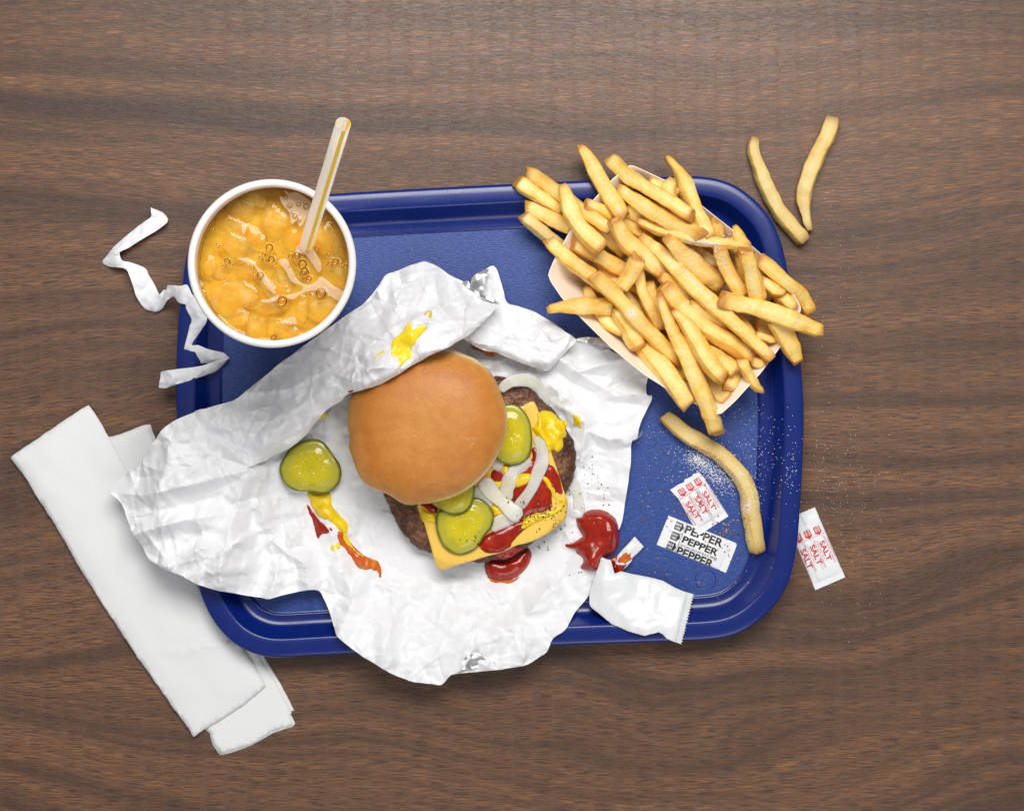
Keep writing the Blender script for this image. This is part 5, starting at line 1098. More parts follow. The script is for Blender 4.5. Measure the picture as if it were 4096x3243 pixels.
FRIES = [  # bottom to top; coordinates in the fries crop
 ([(520, 760), (700, 900), (880, 1060)], 80, 'buried fry showing in the gaps left of the pile centre', {}), ([(900, 420), (1010, 560), (1130, 720)], 75, 'buried fry showing under the slim fry at the top right', {}), ([(760, 1120), (900, 1250), (1040, 1330)], 75, 'buried fry along the lower left wall of the boat', {}),
 ([(620, 380), (760, 480), (900, 600)], 75, 'buried fry near the top tip of the boat', {}), ([(1200, 600), (1320, 740), (1430, 860)], 70, 'buried fry along the upper right wall of the boat', {}), ([(480, 640), (600, 800), (760, 860)], 75, 'buried fry near the left tip of the boat', {}),
 ([(940, 1000), (1080, 1100), (1200, 1230)], 75, 'buried fry at the bottom of the pile, low centre', {}), ([(1000, 900), (1180, 1010), (1330, 1150)], 80, 'buried fry under the right crossing fry', {}),
 ([(125, 478), (220, 560), (335, 655)], 62, 'dull shaded fry hanging lowest at the left tip of the boat', dict(rest=False, zc=[24, 22, 18], mat='old')),
 ([(455, 850), (490, 930), (560, 1030), (645, 1095)], 70, 'lowest fry leaning on the left long wall of the boat', dict(taper=(0.6, 0.6))),
 ([(780, 310), (850, 330), (930, 370)], 55, 'small fry end showing at the top tip of the boat', dict()),
 ([(905, 285), (888, 340), (890, 420)], 78, 'short pointed fry stub beside the top tip of the boat', dict(taper=(0.55, 1))),
 ([(650, 440), (720, 490), (800, 540)], 70, 'dark fry stub in the gap under the tall upper fry', dict()),
 ([(1330, 1242), (1395, 1262)], 52, 'tiny fry tip at the lower right inner wall of the boat', dict(taper=(1, 0.4))),
 ([(1220, 1280), (1215, 1340), (1195, 1390)], 74, 'stubby fry end pointing down at the lower right of the boat', dict()),
 ([(1040, 1130), (1140, 1190), (1250, 1232)], 78, 'fry under the long ones at the lower right, upper of two', dict(taper=(1, 0.5))),
 ([(1060, 1190), (1150, 1245), (1235, 1290)], 88, 'broad fry under the long ones at the lower right, lower of two', dict()),
 ([(1060, 1340), (1130, 1390), (1195, 1450)], 88, 'blunt short fry leaning over the lower rim of the boat', dict()),
 ([(1265, 1235), (1305, 1310), (1340, 1370), (1382, 1402)], 56, 'thin hooked fry hanging over the lower right rim', dict(taper=(1, 0.3))),
 ([(620, 970), (675, 1070), (725, 1165)], 86, 'thick blunt fry on the left long rim above the wrapper', dict()),
 ([(1385, 960), (1375, 1060), (1395, 1140)], 72, 'fry mostly hidden under the right crossing fry', dict()),
 ([(1220, 1000), (1280, 1060), (1330, 1150)], 74, 'shadowed fry between the longest fry and the right crossing fry', dict()),
 ([(1450, 890), (1500, 930), (1545, 965)], 66, 'fry tip at the right end wall of the boat', dict(taper=(1, 0.6))),
 ([(1340, 1105), (1400, 1122), (1452, 1135)], 40, 'thin fry sliver at the right end of the boat', dict(taper=(1, 0.5))),
 ([(1375, 815), (1430, 860), (1470, 880), (1495, 870)], 66, 'crinkled flat fry at the right end of the boat', dict(taper=(0.7, 0.5))),
 ([(1255, 690), (1255, 760), (1275, 850)], 66, 'short fry between the two upright fries at the right', dict()),
 ([(1130, 508), (1128, 560), (1145, 640)], 84, 'rounded fry stub at the upper right wall of the boat', dict(taper=(0.6, 1))),
 ([(1240, 530), (1268, 600), (1310, 680)], 66, 'pointed fry sticking up over the upper right rim', dict(taper=(0.5, 1))),
 ([(95, 300), (200, 372), (330, 450)], 76, 'leftmost fry overhanging the tray rim', dict()),
 ([(145, 440), (250, 485), (390, 550)], 80, 'lowest of the three fries jutting out at the left tip', dict()),
 ([(465, 530), (560, 590), (660, 665)], 84, 'plump fry just below the left crossing fries', dict()),
 ([(1430, 1020), (1500, 1120), (1570, 1245)], 98, 'wide fry hanging over the right rim below the crossing fry', dict(taper=(1, 0.6))),
 ([(155, 248), (290, 340), (420, 435), (580, 550)], 68, 'fry at the upper left, topmost of those over the tray rim', dict()),
 ([(885, 155), (945, 245), (990, 360), (1040, 500), (1085, 610)], 76, 'slim pointed fry standing out at the top right of the pile', dict(taper=(0.35, 1))),
 ([(455, 405), (590, 475), (720, 555), (800, 620)], 78, 'fry crossing under the tall fry at the upper left', dict(taper=(0.6, 1))),
 ([(390, 618), (500, 680), (600, 735), (670, 770)], 84, 'blunt fry over the left end wall, above the salted long fry', dict()),
 ([(250, 975), (330, 955), (450, 950), (605, 952)], 80, 'level fry poking out to the left above the wrapper', dict(taper=(0.5, 1))),
 ([(850, 1000), (790, 880), (775, 830)], 84, 'hollow-ended fry stub at the centre left of the pile', dict()),
 ([(728, 705), (735, 840), (775, 950), (835, 1070)], 58, 'narrow upright fry left of the pile centre', dict()),
 ([(430, 118), (485, 205), (545, 320), (645, 480)], 92, 'tall thick fry pointing up at the top left of the pile', dict(taper=(0.5, 1), lift=13)),
 ([(330, 318), (365, 430), (420, 540), (530, 650)], 92, 'broad leaf-shaped fry crossing the left ones', dict(taper=(0.55, 1))),
 ([(260, 612), (370, 715), (490, 800), (610, 890)], 78, 'long fry running down from the left tip of the boat', dict()),
 ([(630, 330), (760, 420), (900, 500), (1050, 590)], 92, 'thick fry under the top slanting fry near the top tip', dict(taper=(0.6, 1))),
 ([(1365, 705), (1480, 805), (1580, 885), (1630, 980)], 76, 'bent fry reaching out past the right rim of the boat', dict()),
 ([(745, 1160), (840, 1265), (920, 1370), (985, 1470)], 98, 'thick straight fry over the lower left rim', dict()),
 ([(600, 500), (660, 610), (780, 710), (940, 840)], 98, 'very broad fry in the upper middle of the pile', dict(taper=(0.7, 1))),
 ([(820, 590), (900, 620), (1000, 660), (1130, 740)], 60, 'salt dusted fry tucked under the thin crossing fry', dict()),
 ([(725, 508), (860, 565), (1010, 600), (1160, 622), (1310, 642)], 56, 'thin long fry crossing the upper middle with a salt heap', dict(taper=(0.7, 0.6))),
 ([(845, 795), (950, 875), (1080, 975), (1200, 1080)], 62, 'fry half covered beside the longest fry in the middle', dict()),
 ([(875, 598), (970, 690), (1070, 770), (1165, 845)], 104, 'wide greyish fry above the longest fry', dict(taper=(0.55, 0.8))),
 ([(990, 940), (1100, 1020), (1210, 1120)], 56, 'thin dark fry in the gap just below the longest fry', dict()),
 ([(640, 885), (715, 970), (790, 1090)], 58, 'slim fry in the gap right of the long salted fry', dict()),
 ([(1030, 1100), (1120, 1240), (1180, 1320)], 60, 'slim fry in the gap right of the bent fry, low in the pile', dict()),
 ([(725, 700), (690, 775), (630, 865)], 78, 'short stubby fry lying across the left middle of the pile', dict()),
 ([(495, 795), (600, 890), (705, 1005), (820, 1125), (935, 1230)], 82, 'long salted fry along the left side of the pile', dict()),
 ([(1155, 645), (1195, 760), (1275, 900)], 76, 'left of the two upright fries at the right of the pile', dict()),
 ([(1285, 660), (1325, 790), (1365, 930)], 82, 'right of the two upright fries at the right of the pile', dict()),
 ([(580, 175), (680, 270), (840, 370), (1005, 478)], 74, 'slanting fry with browned tip on top near the top corner', dict()),
 ([(855, 850), (950, 965), (1090, 1075), (1220, 1150), (1330, 1225)], 88, 'long fry just below and alongside the longest fry', dict()),
 ([(900, 990), (975, 1065), (1040, 1190), (1100, 1280), (1160, 1330)], 78, 'bent fry beside the longest lower fry', dict(taper=(0.5, 1))),
 ([(745, 585), (870, 690), (1000, 830), (1150, 970), (1300, 1105), (1425, 1228)], 84, 'longest fry running right across the middle of the pile', dict(taper=(0.7, 0.7))),
 ([(1165, 915), (1340, 958), (1520, 1018), (1690, 1085)], 96, 'thick fry crossing to the right and pointing off the tray', dict(taper=(1, 0.8))),
 ([(830, 900), (880, 1030), (980, 1220), (1060, 1400), (1140, 1615)], 78, 'long fry pointing down over the lower rim toward the loose fry', dict(taper=(0.5, 1))),
]
for q, (pp, w_, lab, kw) in enumerate(FRIES):
    kw = dict(kw)
    if kw.get('mat') == 'old': kw['mat'] = OLD.m
    if kw.get('taper') and len(pp) < 3: pp = [pp[0], ((pp[0][0] + pp[1][0]) / 2, (pp[0][1] + pp[1][1]) / 2), pp[1]]
    fry(pp, w_ * 0.98, lab, seed=q, **kw)
print('PILE top mm', H.max() / MM)
fry([(1335, 75), (1332, 130), (1350, 200), (1395, 320), (1470, 460), (1590, 605)], 76, 'left of the two loose fries on the table outside the tray', mat=OLD.m, rest=False, zc=4.6, seed=81, taper=(0.6, 1), key='loose', group='loose fallen fries', flat=0.85)
fry([(3330, 480), (3310, 545), (3270, 620), (3232, 720), (3215, 790), (3225, 860), (3240, 918)], 60, 'right of the two loose fries on the table outside the tray', mat=OLD.m, rest=False, zc=4.4, seed=82, taper=(1, 0.4), key='loose', group='loose fallen fries', conv=lambda x, y: (x, y), flat=0.85)
fry([(640, 105), (760, 205), (860, 265), (980, 340), (1090, 450), (1150, 560), (1170, 700), (1190, 830), (1212, 935)], 92, 'long curved loose fry lying on the tray beside the packets', mat=OLD.m, rest=False, zc=FLOOR_Z / MM + 4.0, seed=83, key='loose', group='loose fallen fries', conv=ZR, flat=0.85)
# ------------------------------------------------------------------ condiment packets
PKP = M('packet_paper', Base_Color=srgb(234, 234, 237), Roughness=0.55)
PKP.bump(PKP.noise(PKP.coord('Object', (300, 300, 300)), 1.0, 4, 0.6), 0.0004, 0.35)
RED = M('red_print', Base_Color=srgb(206, 52, 58), Roughness=0.5)
BLK = M('black_print', Base_Color=srgb(38, 34, 34), Roughness=0.5)
WHT = M('white_print', Base_Color=srgb(238, 238, 240), Roughness=0.5)
class Packet:
    """small paper sachet: local a along the print, b across it, in photograph pixels at height z"""
    def __init__(s, center, u, la, lb, z0, puff, label, group, name, creases=(), edge=None, seed=1, zfun=None):
        s.u = np.array(u) / np.linalg.norm(u); s.up = np.array([s.u[1], -s.u[0]]); s.c = np.array(center); s.z0 = z0
        ol = edge or [(-la, -lb), (la, -lb), (la, lb), (-la, lb)]
        poly = resample(np.array([s.w(a, b) for a, b in ol]), 0.8 * MM)
        V2, T = fill(poly, 0.8 * MM, seed=seed); ab = np.array([s.inv(*p) for p in V2]); a, b = ab[:, 0], ab[:, 1]
        d = dist_poly(ccw(poly), V2[:, 0], V2[:, 1]); A = la - 26
        f = np.sqrt(np.clip(1 - np.clip(np.abs(a) / A, 0, 1) ** 4, 0, 1)) * np.sqrt(np.clip(1 - np.clip(np.abs(b) / lb, 0, 1) ** 3, 0, 1))
        z = 0.35 * MM + puff * MM * f * (1 + 0.35 * fbm(V2[:, 0] * 70, V2[:, 1] * 70, seed, 2))
        crimp = np.clip((np.abs(a) - A) / 4, 0, 1); z = z + 0.22 * MM * crimp * np.sin(b * 0.62)
        for (a0, b0, a1, b1, h, wd) in creases:
            dd = dist_poly(np.array([(a0, b0), (a1, b1)]), a, b, False); z = z + h * MM * np.clip(1 - dd / wd, 0, 1) * np.clip(d / (2 * MM), 0, 1)
        z = z + 0.25 * MM * facet(V2[:, 0], V2[:, 1], 7 * MM, seed) * np.clip(d / (2 * MM), 0.2, 1)
        bz_ = zfun(V2[:, 0], V2[:, 1]) if zfun is not None else np.full(len(V2), z0)
        z = np.maximum(z, 0.25 * MM) + bz_
        V, F = solid(V2, T, z, np.minimum(z - 0.2 * MM, bz_ + 0.08 * MM))
        s.root = empty(name, (*s.w(0, 0), z0)); tag(s.root, label, 'packet', group)
        ob('pouch', V, F, PKP.m, s.root, autosmooth=60); s.key = 'pk%d' % id(s); reg(s.key, np.c_[V2, z], T); reg('packets', np.c_[V2, z], T)
        s.clip = (la, lb)
    def w(s, a, b):
        q = s.c + s.u * a + s.up * b; return P(q[0], q[1], s.z0 + MM)[:2]
    def inv(s, x, y):
        k = S * (CAM_H - s.z0 - MM) / CAM_H; q = np.array([x / k + 2048, 1621.5 - y / k]) - s.c; return (q @ s.u, q @ s.up)
    def put(s, name, V, F, mat, lift=0.10, clip=True, parent=None):
        """lay flat local polygons on the pouch, cut finely enough to follow it"""
        bm = bmesh.new(); vs = [bm.verts.new((a, b, 0)) for a, b in V]
        for f in F:
            try: bm.faces.new([vs[i] for i in f])
            except ValueError: pass
        if clip:
            la, lb = s.clip
            for co, no in (((0, -lb + 1.5, 0), (0, -1, 0)), ((0, lb - 1.5, 0), (0, 1, 0)), ((-la + 2, 0, 0), (-1, 0, 0)), ((la - 2, 0, 0), (1, 0, 0))):
                bmesh.ops.bisect_plane(bm, geom=bm.verts[:] + bm.edges[:] + bm.faces[:], plane_co=co, plane_no=no, clear_outer=True)
        if not bm.faces: bm.free(); return
        bmesh.ops.triangulate(bm, faces=bm.faces[:])
        for _ in range(3):
            lg = [e for e in bm.edges if e.calc_length() > 5.0]
            if not lg: break
            bmesh.ops.subdivide_edges(bm, edges=lg, cuts=1); bmesh.ops.triangulate(bm, faces=bm.faces[:])
        bm.verts.index_update(); W = []
        for v in bm.verts:
            x, y = s.w(v.co.x, v.co.y); W.append((x, y, top_z(x, y, [s.key], s.z0 + MM) + lift * MM))
        F = [tuple(v.index for v in f.verts) for f in bm.faces]; bm.free()
        W = np.array(W); n_ = len(W)
        # flip to face up
        Fu = []
        for f in F:
            p = W[list(f)]; Fu.append(f if np.cross(p[1] - p[0], p[2] - p[0])[2] > 0 else f[::-1])
        return ob(name, W, Fu, mat, parent or s.root)
    def text(s, body, a, b, wd, ht, mat, shear=0.0, bold=0.0, name='lettering', lift=0.10, rot=0.0, parent=None):
        cu = bpy.data.curves.new('t', 'FONT'); cu.body = body; cu.size = 1.0; cu.shear = shear; cu.offset = bold; cu.resolution_u = 3
        o = bpy.data.objects.new('t', cu); COL.objects.link(o); dg = bpy.context.evaluated_depsgraph_get(); me = o.evaluated_get(dg).to_mesh()
        V = np.array([v.co[:2] for v in me.vertices]); F = [tuple(p.vertices) for p in me.polygons]
        o.evaluated_get(dg).to_mesh_clear(); bpy.data.objects.remove(o); bpy.data.curves.remove(cu)
        lo, hi = V.min(0), V.max(0); V = (V - (lo + hi) / 2) / (hi - lo) * np.array([wd, ht])
        c_, s_ = math.cos(rot), math.sin(rot); V = np.c_[V[:, 0] * c_ - V[:, 1] * s_, V[:, 0] * s_ + V[:, 1] * c_]
        return s.put(name, V + np.array([a, b]), F, mat, lift, parent=parent)
    def poly(s, pts, mat, name='printed_flag', lift=0.09): return s.put(name, np.array(pts, float), [tuple(range(len(pts)))], mat, lift)
    def flag(s, a, b, mat, wd=30, ht=34, words=True):
        h, q = ht / 2, wd
        fo = s.poly([(a - q / 2, b - h), (a + q / 2 - 6, b - h), (a + q / 2 - 6, b - h - 5), (a + q / 2 + 5, b), (a + q / 2 - 6, b + h + 5), (a + q / 2 - 6, b + h), (a - q / 2, b + h)], mat)
        if words and fo is not None:
            s.text('BREAK', a - 2, b + ht * 0.20, wd * 0.78, ht * 0.30, WHT.m, bold=0.02, lift=0.17, parent=fo); s.text('HERE', a - 2, b - ht * 0.22, wd * 0.62, ht * 0.30, WHT.m, bold=0.02, lift=0.17, parent=fo)
    def dashes(s, a, lb, mat):
        V = []; F = []
        for b in np.arange(-lb + 4, lb - 4, 9.5): F.append(tuple(range(len(V), len(V) + 4))); V += [(a - 1.1, b), (a + 1.1, b), (a + 1.1, b + 6), (a - 1.1, b + 6)]
        s.put('dashed_line', np.array(V), F, mat, 0.09)

FZ = FLOOR_Z
pp = Packet(ZR(836, 894), (430, 175), 150, 63, FZ, 1.5, 'white pepper packet with black lettering lying on the tray', None, 'pepper_packet', seed=5,
    creases=[(-120, 12, 60, 10, 0.9, 9), (-110, -28, 20, -30, 0.7, 8), (-70, 15, -80, -55, 0.5, 8)],
    edge=[(-150 + (2.5 if k % 2 else 0), -63 + k * 126 / 22) for k in range(22, -1, -1)] + [(-60, -64), (80, -63), (150, -63), (150, 0), (149, 63), (0, 63)])
pp.text('PEPPER', 14, 40, 162, 33, BLK.m, bold=0.03); pp.text('PEPPER', 14, -2, 152, 29, BLK.m, bold=0.03)
pp.text('CONTAINS GROUND BLACK PEPPER.', 14, -27, 168, 10.5, BLK.m, bold=0.004); pp.text('PEPPER', 12, -52, 156, 33, BLK.m, bold=0.03)
for b_ in (38, -4, -46): pp.flag(-94, b_, BLK.m, 32, 33)
pp.dashes(-70, 63, BLK.m)
def salt_print(s, a0, rows, la, lb, fl_a, scale=1.0, rots=(0, 0, 0)):
    for (b, r) in zip(rows, rots):
        s.text('SALT', a0, b, 84 * scale, 22 * scale, RED.m, shear=-0.08, bold=0.03, rot=r)
        s.text('CONTAINS SALT,', a0 - 8, b - 17 * scale, 80 * scale, 7.2 * scale, RED.m, rot=r)
        s.text('SODIUM SILICO ALUMINATE', a0 + 2, b - 26 * scale, 118 * scale, 7.2 * scale, RED.m, rot=r)
        s.flag(fl_a, b + 3, RED.m, 30 * scale, 27 * scale)
    s.dashes(fl_a + 21, lb, RED.m)
p2 = Packet(ZR(1570, 922), (190, 438), 154, 65, 0.0002, 1.6, 'white salt packet with red lettering on the table, tucked under the tray edge', 'salt packets', 'salt_packet', seed=7,
    creases=[(-150, 5, 80, -2, 1.0, 7), (-120, -30, 120, -36, 0.8, 7)], edge=[(-154, -65), (40, -65), (154 - 2, -65)] + [(154 - (2.5 if k % 2 else 0), -65 + k * 130 / 20) for k in range(21)] + [(0, 65), (-154, 65)] + [(-154 + (2.5 if k % 2 else 0), 65 - k * 130 / 20) for k in range(1, 20)])
salt_print(p2, 22, (34, -8, -49), 154, 65, -66); p2.text('CONTAINS SALT,', 18, 60, 84, 7, RED.m); p2.text('SODIUM SILICO ALUMINATE', 22, 51, 118, 7, RED.m)
p1 = Packet(ZR(851, 640), (180, 283), 108, 70, FZ + 0.3 * MM, 2.2, 'torn open salt packet with red lettering lying across the pepper packet', 'salt packets', 'salt_packet', seed=9,
    creases=[(-60, 22, 100, 10, 1.6, 9), (-70, -12, 20, -20, 0.9, 7), (-62, 60, -60, -60, 0.8, 7)],
    edge=[(-108, -70), (-60, -62), (0, -66), (60, -70), (106, -72)] + [(108 - (2.5 if k % 2 else 0), -70 + k * 140 / 20) for k in range(21)] + [(20, 71), (-70, 70), (-104, 66), (-112, 40), (-106, 34), (-112, 0), (-104, -6), (-108, -30)],
    zfun=lambda x, y: np.maximum(top_arr(x, y, ['packets'], FZ), FZ + 0.3 * MM))
salt_print(p1, 8, (38, 0, -38), 108, 70, -76, 0.95, (0, -0.05, 0.06)); p1.text('SODIUM SILICO ALUMINATE', 2, 56, 112, 7, RED.m); p1.text('CONTAINS SALT,', 10, 65, 78, 7, RED.m)

# ------------------------------------------------------------------ torn ketchup sachet
SAC = M('sachet_film', Base_Color=srgb(228, 230, 231), Roughness=0.3); SAC.set('Coat Weight', 0.15); SAC.set('Coat Roughness', 0.1)
SAC.bump(SAC.noise(SAC.coord('Object', (60, 60, 60)), 1.0, 3, 0.5), 0.0022, 0.5)
def zig(p, q, n_, amp):
    p = np.array(p, float); q = np.array(q, float); t = (q - p) / np.linalg.norm(q - p); nn = np.array([-t[1], t[0]])
    return [tuple(p + (q - p) * k / n_ + (nn * amp if k % 2 else 0)) for k in range(n_ + 1)]
sac_o = [(240, 972), (270, 985), (300, 992), (322, 1075), (362, 1060), (430, 1078), (500, 1092), (560, 1104), (625, 1122), (700, 1165), (750, 1185), (782, 1195)] + zig((818, 1206), (735, 1504), 36, 11) + \
        [(690, 1490), (640, 1468), (612, 1440), (590, 1428), (500, 1450), (400, 1422), (300, 1380), (215, 1312), (178, 1285)] + zig((165, 1262), (166, 1200), 8, 3) + zig((178, 1150), (236, 985), 26, 4)
poly = resample(W2(px_list(ZR, sac_o), 0.013), 0.55 * MM)
V2, T = fill(poly, 0.8 * MM); x, y = V2[:, 0], V2[:, 1]
d = dist_poly(ccw(poly), x, y); base = np.maximum(top_arr(x, y, ['wrapper', 'tray'], 0.006), 0.006)
bt = tps([(*P(*ZR(a, b), z * MM)[:2], z * MM) for a, b, z in [(240, 980, 15), (165, 1230, 15), (320, 1085, 17), (500, 1100, 13), (800, 1205, 16), (735, 1500, 24), (600, 1435, 23), (400, 1420, 22), (220, 1310, 17), (500, 1260, 17), (350, 1230, 18), (650, 1300, 19)]])(x, y)
zz = np.maximum(bt, base + 1.0 * MM) + 2.6 * MM * np.sqrt(np.clip(d / (9 * MM), 0, 1)) + 1.2 * MM * facet(x, y, 15 * MM, 77, 0.4) + 0.5 * MM * facet(x, y, 6 * MM, 78, 1.4)
serr = W2(px_list(ZR, [(812, 1206), (730, 1500)]), 0.016); ds = dist_poly(serr, x, y, False); zz = zz - 1.6 * MM * smoothstep(5 * MM, 3 * MM, ds) + 0.15 * MM * np.sin(ds / MM * 4.5) * (ds < 5 * MM)
serl = W2(px_list(ZR, [(240, 975), (170, 1200)]), 0.016); dl = dist_poly(serl, x, y, False); zz = zz + 0.18 * MM * np.sin(dl / MM * 5.0) * (dl < 4.5 * MM)
n0 = len(V2); I = []; J = []
for f in T:
    for k in range(3): I += [f[k], f[(k + 1) % 3]]; J += [f[(k + 1) % 3], f[k]]
I = np.array(I); J = np.array(J); dg_ = np.bincount(I, minlength=n0)
for _ in range(2): zz = zz + 0.5 * (np.bincount(I, weights=zz[J], minlength=n0) / dg_ - zz)
V, F = solid(V2, T, zz, np.minimum(zz - 0.3 * MM, np.maximum(base + 0.2 * MM, zz - 2.5 * MM)))
o = ob('ketchup_sachet', V, F, SAC.m, autosmooth=70); tag(o, 'torn open shiny white sachet with serrated ends on the lower tray rim', 'sachet'); reg('sachet', np.c_[V2, zz], T)
# the torn-off strip
st_o = [(342, 965), (375, 925), (410, 890), (445, 850)] + zig((455, 850), (508, 908), 9, 5) + [(480, 940), (435, 980), (430, 1000), (400, 1035), (370, 1062), (345, 1092), (330, 1080), (325, 1030)]
poly = resample(W2(px_list(ZR, st_o), 0.009), 0.6 * MM); V2, T = fill(poly, 0.8 * MM); x, y = V2[:, 0], V2[:, 1]
d = dist_poly(ccw(poly), x, y); base = np.maximum(top_arr(x, y, ['wrapper', 'tray', 'wrapper_food'], 0.006), 0.006)
zz = np.maximum(base, 8 * MM) + 0.6 * MM + 1.0 * MM * np.sqrt(np.clip(d / (4 * MM), 0, 1)) + 0.5 * MM * facet(x, y, 8 * MM, 88)
V, F = solid(V2, T, zz, zz - 0.35 * MM); o = ob('torn_sachet_strip', V, F, SAC.m, autosmooth=70); tag(o, 'small torn off sachet strip smeared with ketchup beside the ketchup blob', 'sachet'); reg('sachet', np.c_[V2, zz], T)
blob(px_list(ZR, [(295, 990), (335, 960), (345, 985), (340, 1010), (370, 1025), (400, 1020), (385, 1045), (365, 1065), (350, 1090), (335, 1098), (322, 1060), (310, 1020)]), on(['wrapper', 'sachet', 'tray', 'wrapper_food']), 1.6 * MM, 3 * MM, 'ketchup_smear', 'ketchup squeezed out at the mouth of the torn sachet', 'ketchup', KET.m, 'ketchup on the wrapper', seed=61)
blob(px_list(ZR, [(345, 1000), (375, 960), (400, 945), (425, 950), (420, 975), (432, 985), (405, 1005), (370, 1020)]), on(['sachet', 'tray']), 0.35 * MM, 2.5 * MM, 'sauce_stain', 'orange stain on the torn sachet strip', 'sauce', SMR.m, 'sauce smears', seed=62)

# ------------------------------------------------------------------ spilled salt and ground pepper
SALT = M('salt_crystals', Base_Color=(0.92, 0.92, 0.93, 1), Roughness=0.25)
PEP = M('ground_pepper', Roughness=0.7); oi = PEP.n('ShaderNodeNewGeometry').outputs['Random Per Island']
PEP.set('Base Color', PEP.ramp(oi, [(0.0, srgb(30, 22, 18)), (0.6, srgb(62, 44, 32)), (0.75, srgb(150, 118, 78)), (1.0, srgb(196, 166, 116))]))
CUBE = np.array([(-1, -1, -1), (1, -1, -1), (1, 1, -1), (-1, 1, -1), (-1, -1, 1), (1, -1, 1), (1, 1, 1), (-1, 1, 1)], float)
CF = [(3, 2, 1, 0), (4, 5, 6, 7), (0, 1, 5, 4), (1, 2, 6, 5), (2, 3, 7, 6), (3, 0, 4, 7)]
def grains(name, label, pts, smin, smax, mat, keys, seed, zref=0.01, cat='salt', irregular=0.3):
    rg = np.random.default_rng(seed); V = []; F = []
    for px, py in pts:
        x, y, _ = P(px, py, zref); z = top_z(x, y, keys, 0.0); x, y, _ = P(px, py, z); z = top_z(x, y, keys, 0.0)
        r = rg.uniform(smin, smax) * MM * 0.5; q = Matrix.Rotation(rg.uniform(0, 6.28), 3, 'Z') @ Matrix.Rotation(rg.uniform(0, 1.2), 3, 'X')
        c = (CUBE * r * rg.uniform(1 - irregular, 1 + irregular, (8, 1))) @ np.array(q).T + np.array([x, y, z + r * 0.7])
        k = len(V) * 8; V.append(c); F += [tuple(i + k for i in f) for f in CF]
    o = ob(name, np.vstack(V), F, mat, smooth=False); tag(o, label, cat, kind='stuff'); return o
def gauss(c, sx, sy, n_, ang=0.0, rg=RNG):
    p = rg.normal(0, 1, (n_, 2)) * np.array([sx, sy]); c_, s_ = math.cos(ang), math.sin(ang)
    return np.c_[c[0] + p[:, 0] * c_ - p[:, 1] * s_, c[1] + p[:, 0] * s_ + p[:, 1] * c_].tolist()
allk = ['tray', 'table', 'packets', 'loose', 'fries', 'boat', 'wrapper', 'napkin']
gk = ['tray', 'table', 'packets', 'loose']
pts = gauss(ZR(860, 390), 42, 26, 320, 0.4) + gauss(ZR(960, 470), 50, 24, 480, 0.5) + gauss(ZR(905, 430), 90, 50, 180, 0.4) + gauss(ZR(840, 370), 22, 12, 240, 0.4)
grains('spilled_salt', 'little heap of spilled white salt on the tray above the torn packet', pts, 0.22, 0.42, SALT.m, gk, 1)
pts = gauss(ZR(920, 330), 210, 130, 300) + gauss(ZR(1180, 480), 20, 120, 60) + gauss(ZR(1430, 430), 22, 60, 50) + gauss(ZR(1350, 300), 60, 190, 36) + gauss(ZR(1150, 250), 110, 150, 120)
pts = [p for p in pts if 2560 < p[0] < 3218 and 1600 < p[1] < 2560]
grains('scattered_salt', 'loose salt grains scattered over the right side of the tray', pts, 0.18, 0.40, SALT.m, gk, 2)
pts = gauss((3330, 1900), 80, 110, 150) + gauss((3400, 1780), 160, 280, 110) + gauss((3420, 2300), 120, 160, 60) + gauss((3330, 1150), 90, 260, 90) + gauss((3200, 830), 60, 120, 20)
pts = [p for p in pts if p[0] > 3222 and not (3000 < p[0] < 3260 and p[1] < 940)]
grains('salt_on_table', 'fine salt grains scattered on the table right of the tray', pts, 0.15, 0.32, SALT.m, ['table', 'packets'], 3)
fk = ['fries', 'boat', 'tray']
pts = gauss(ZF(1075, 625), 36, 8, 380, 0.12) + gauss(ZF(990, 650), 36, 16, 130, 0.4) + gauss(ZF(1000, 800), 60, 8, 200, 0.72) + gauss(ZF(1090, 700), 40, 24, 150, 0.5) + gauss(ZF(690, 990), 14, 10, 170, 0.5) + gauss(ZF(1195, 590), 14, 8, 60, 0.5) + gauss(ZF(950, 850), 260, 200, 500, 0.6)
pts = [p for p in pts if inside(np.array(BOAT_PX), np.array([p[0]]), np.array([p[1]]))[0]]
grains('salt_on_fries', 'salt heaped and sprinkled on the fries', pts, 0.18, 0.36, SALT.m, fk, 4, zref=0.05)
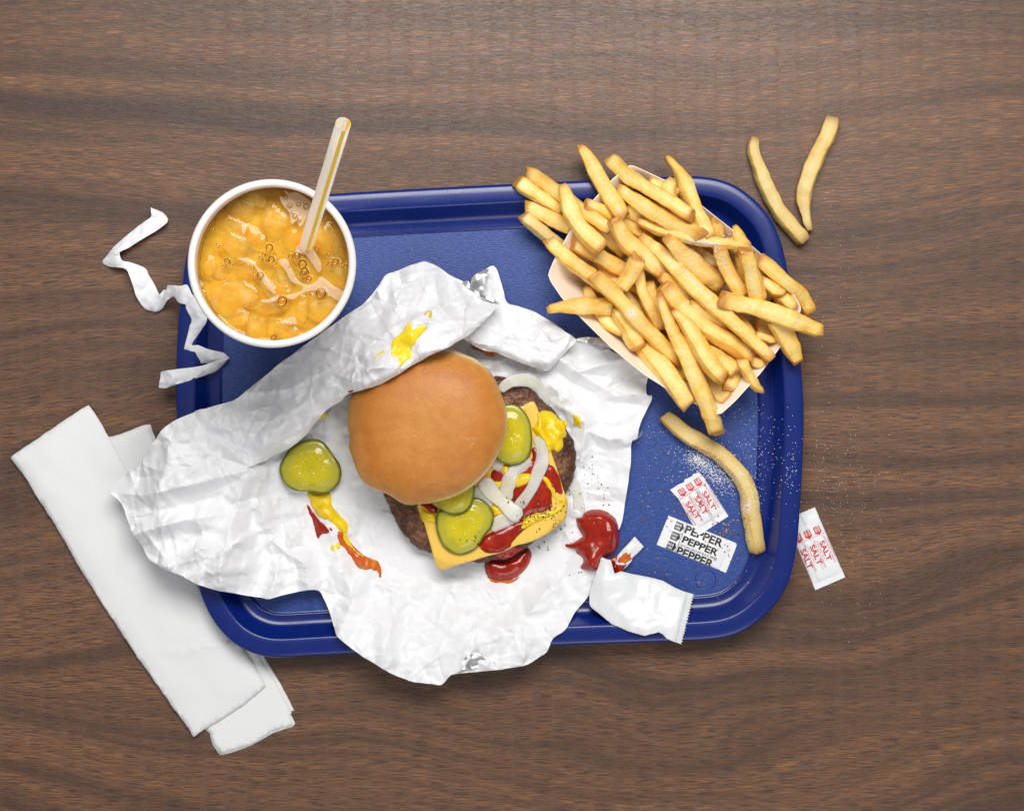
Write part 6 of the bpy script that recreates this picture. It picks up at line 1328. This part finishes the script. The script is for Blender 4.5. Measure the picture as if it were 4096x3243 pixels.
pts = gauss(ZR(1147, 660), 10, 16, 130, 0.2) + gauss(ZR(1170, 620), 16, 40, 80)
grains('salt_on_loose_fry', 'salt patch on the curved loose fry', pts, 0.22, 0.4, SALT.m, ['loose', 'tray'], 5)
bk = ['burger', 'wrapper', 'wrapper_food', 'tray']
pts = gauss(ZB(1060, 1040), 46, 20, 55, -0.4) + gauss(ZB(1120, 1000), 36, 40, 26) + gauss(ZB(900, 950), 30, 30, 9) + gauss(ZB(570, 1230), 26, 24, 9) + gauss(ZB(950, 1100), 30, 20, 12) + gauss(ZB(1100, 1180), 40, 30, 8)
grains('pepper_on_burger', 'black pepper specks on the sauces and cheese of the burger', pts, 0.4, 0.8, PEP.m, bk, 6, zref=0.027, cat='pepper')
pts = gauss(ZB(1410, 770), 30, 50, 15) + gauss(ZB(1560, 950), 8, 30, 8) + gauss(ZB(1480, 800), 40, 16, 9) + gauss(ZB(1100, 1310), 16, 12, 9) + gauss(ZB(1300, 1480), 40, 40, 5) + gauss(ZB(1450, 1110), 60, 40, 16) + gauss(ZB(1240, 1080), 20, 60, 12)
grains('pepper_on_wrapper', 'black pepper specks on the white wrapper and ketchup blob', pts, 0.35, 0.7, PEP.m, bk, 7, cat='pepper')
pts = gauss(ZR(1030, 810), 18, 20, 34) + gauss(ZR(950, 760), 90, 90, 60) + gauss(ZR(600, 800), 60, 120, 26) + gauss(ZR(1050, 950), 60, 90, 30) + gauss(ZR(520, 500), 60, 120, 16) + gauss(ZR(760, 1150), 90, 40, 14)
pts = [p for p in pts if p[0] > 2560 and p[1] < 2400]
PEP2 = M('ground_pepper_light', Roughness=0.7); oi = PEP2.n('ShaderNodeNewGeometry').outputs['Random Per Island']
PEP2.set('Base Color', PEP2.ramp(oi, [(0.0, srgb(70, 50, 34)), (0.4, srgb(150, 112, 66)), (1.0, srgb(214, 182, 124))]))
grains('pepper_on_tray', 'tan pepper specks scattered on the tray round the pepper packet', pts, 0.4, 0.8, PEP2.m, gk, 8, cat='pepper')
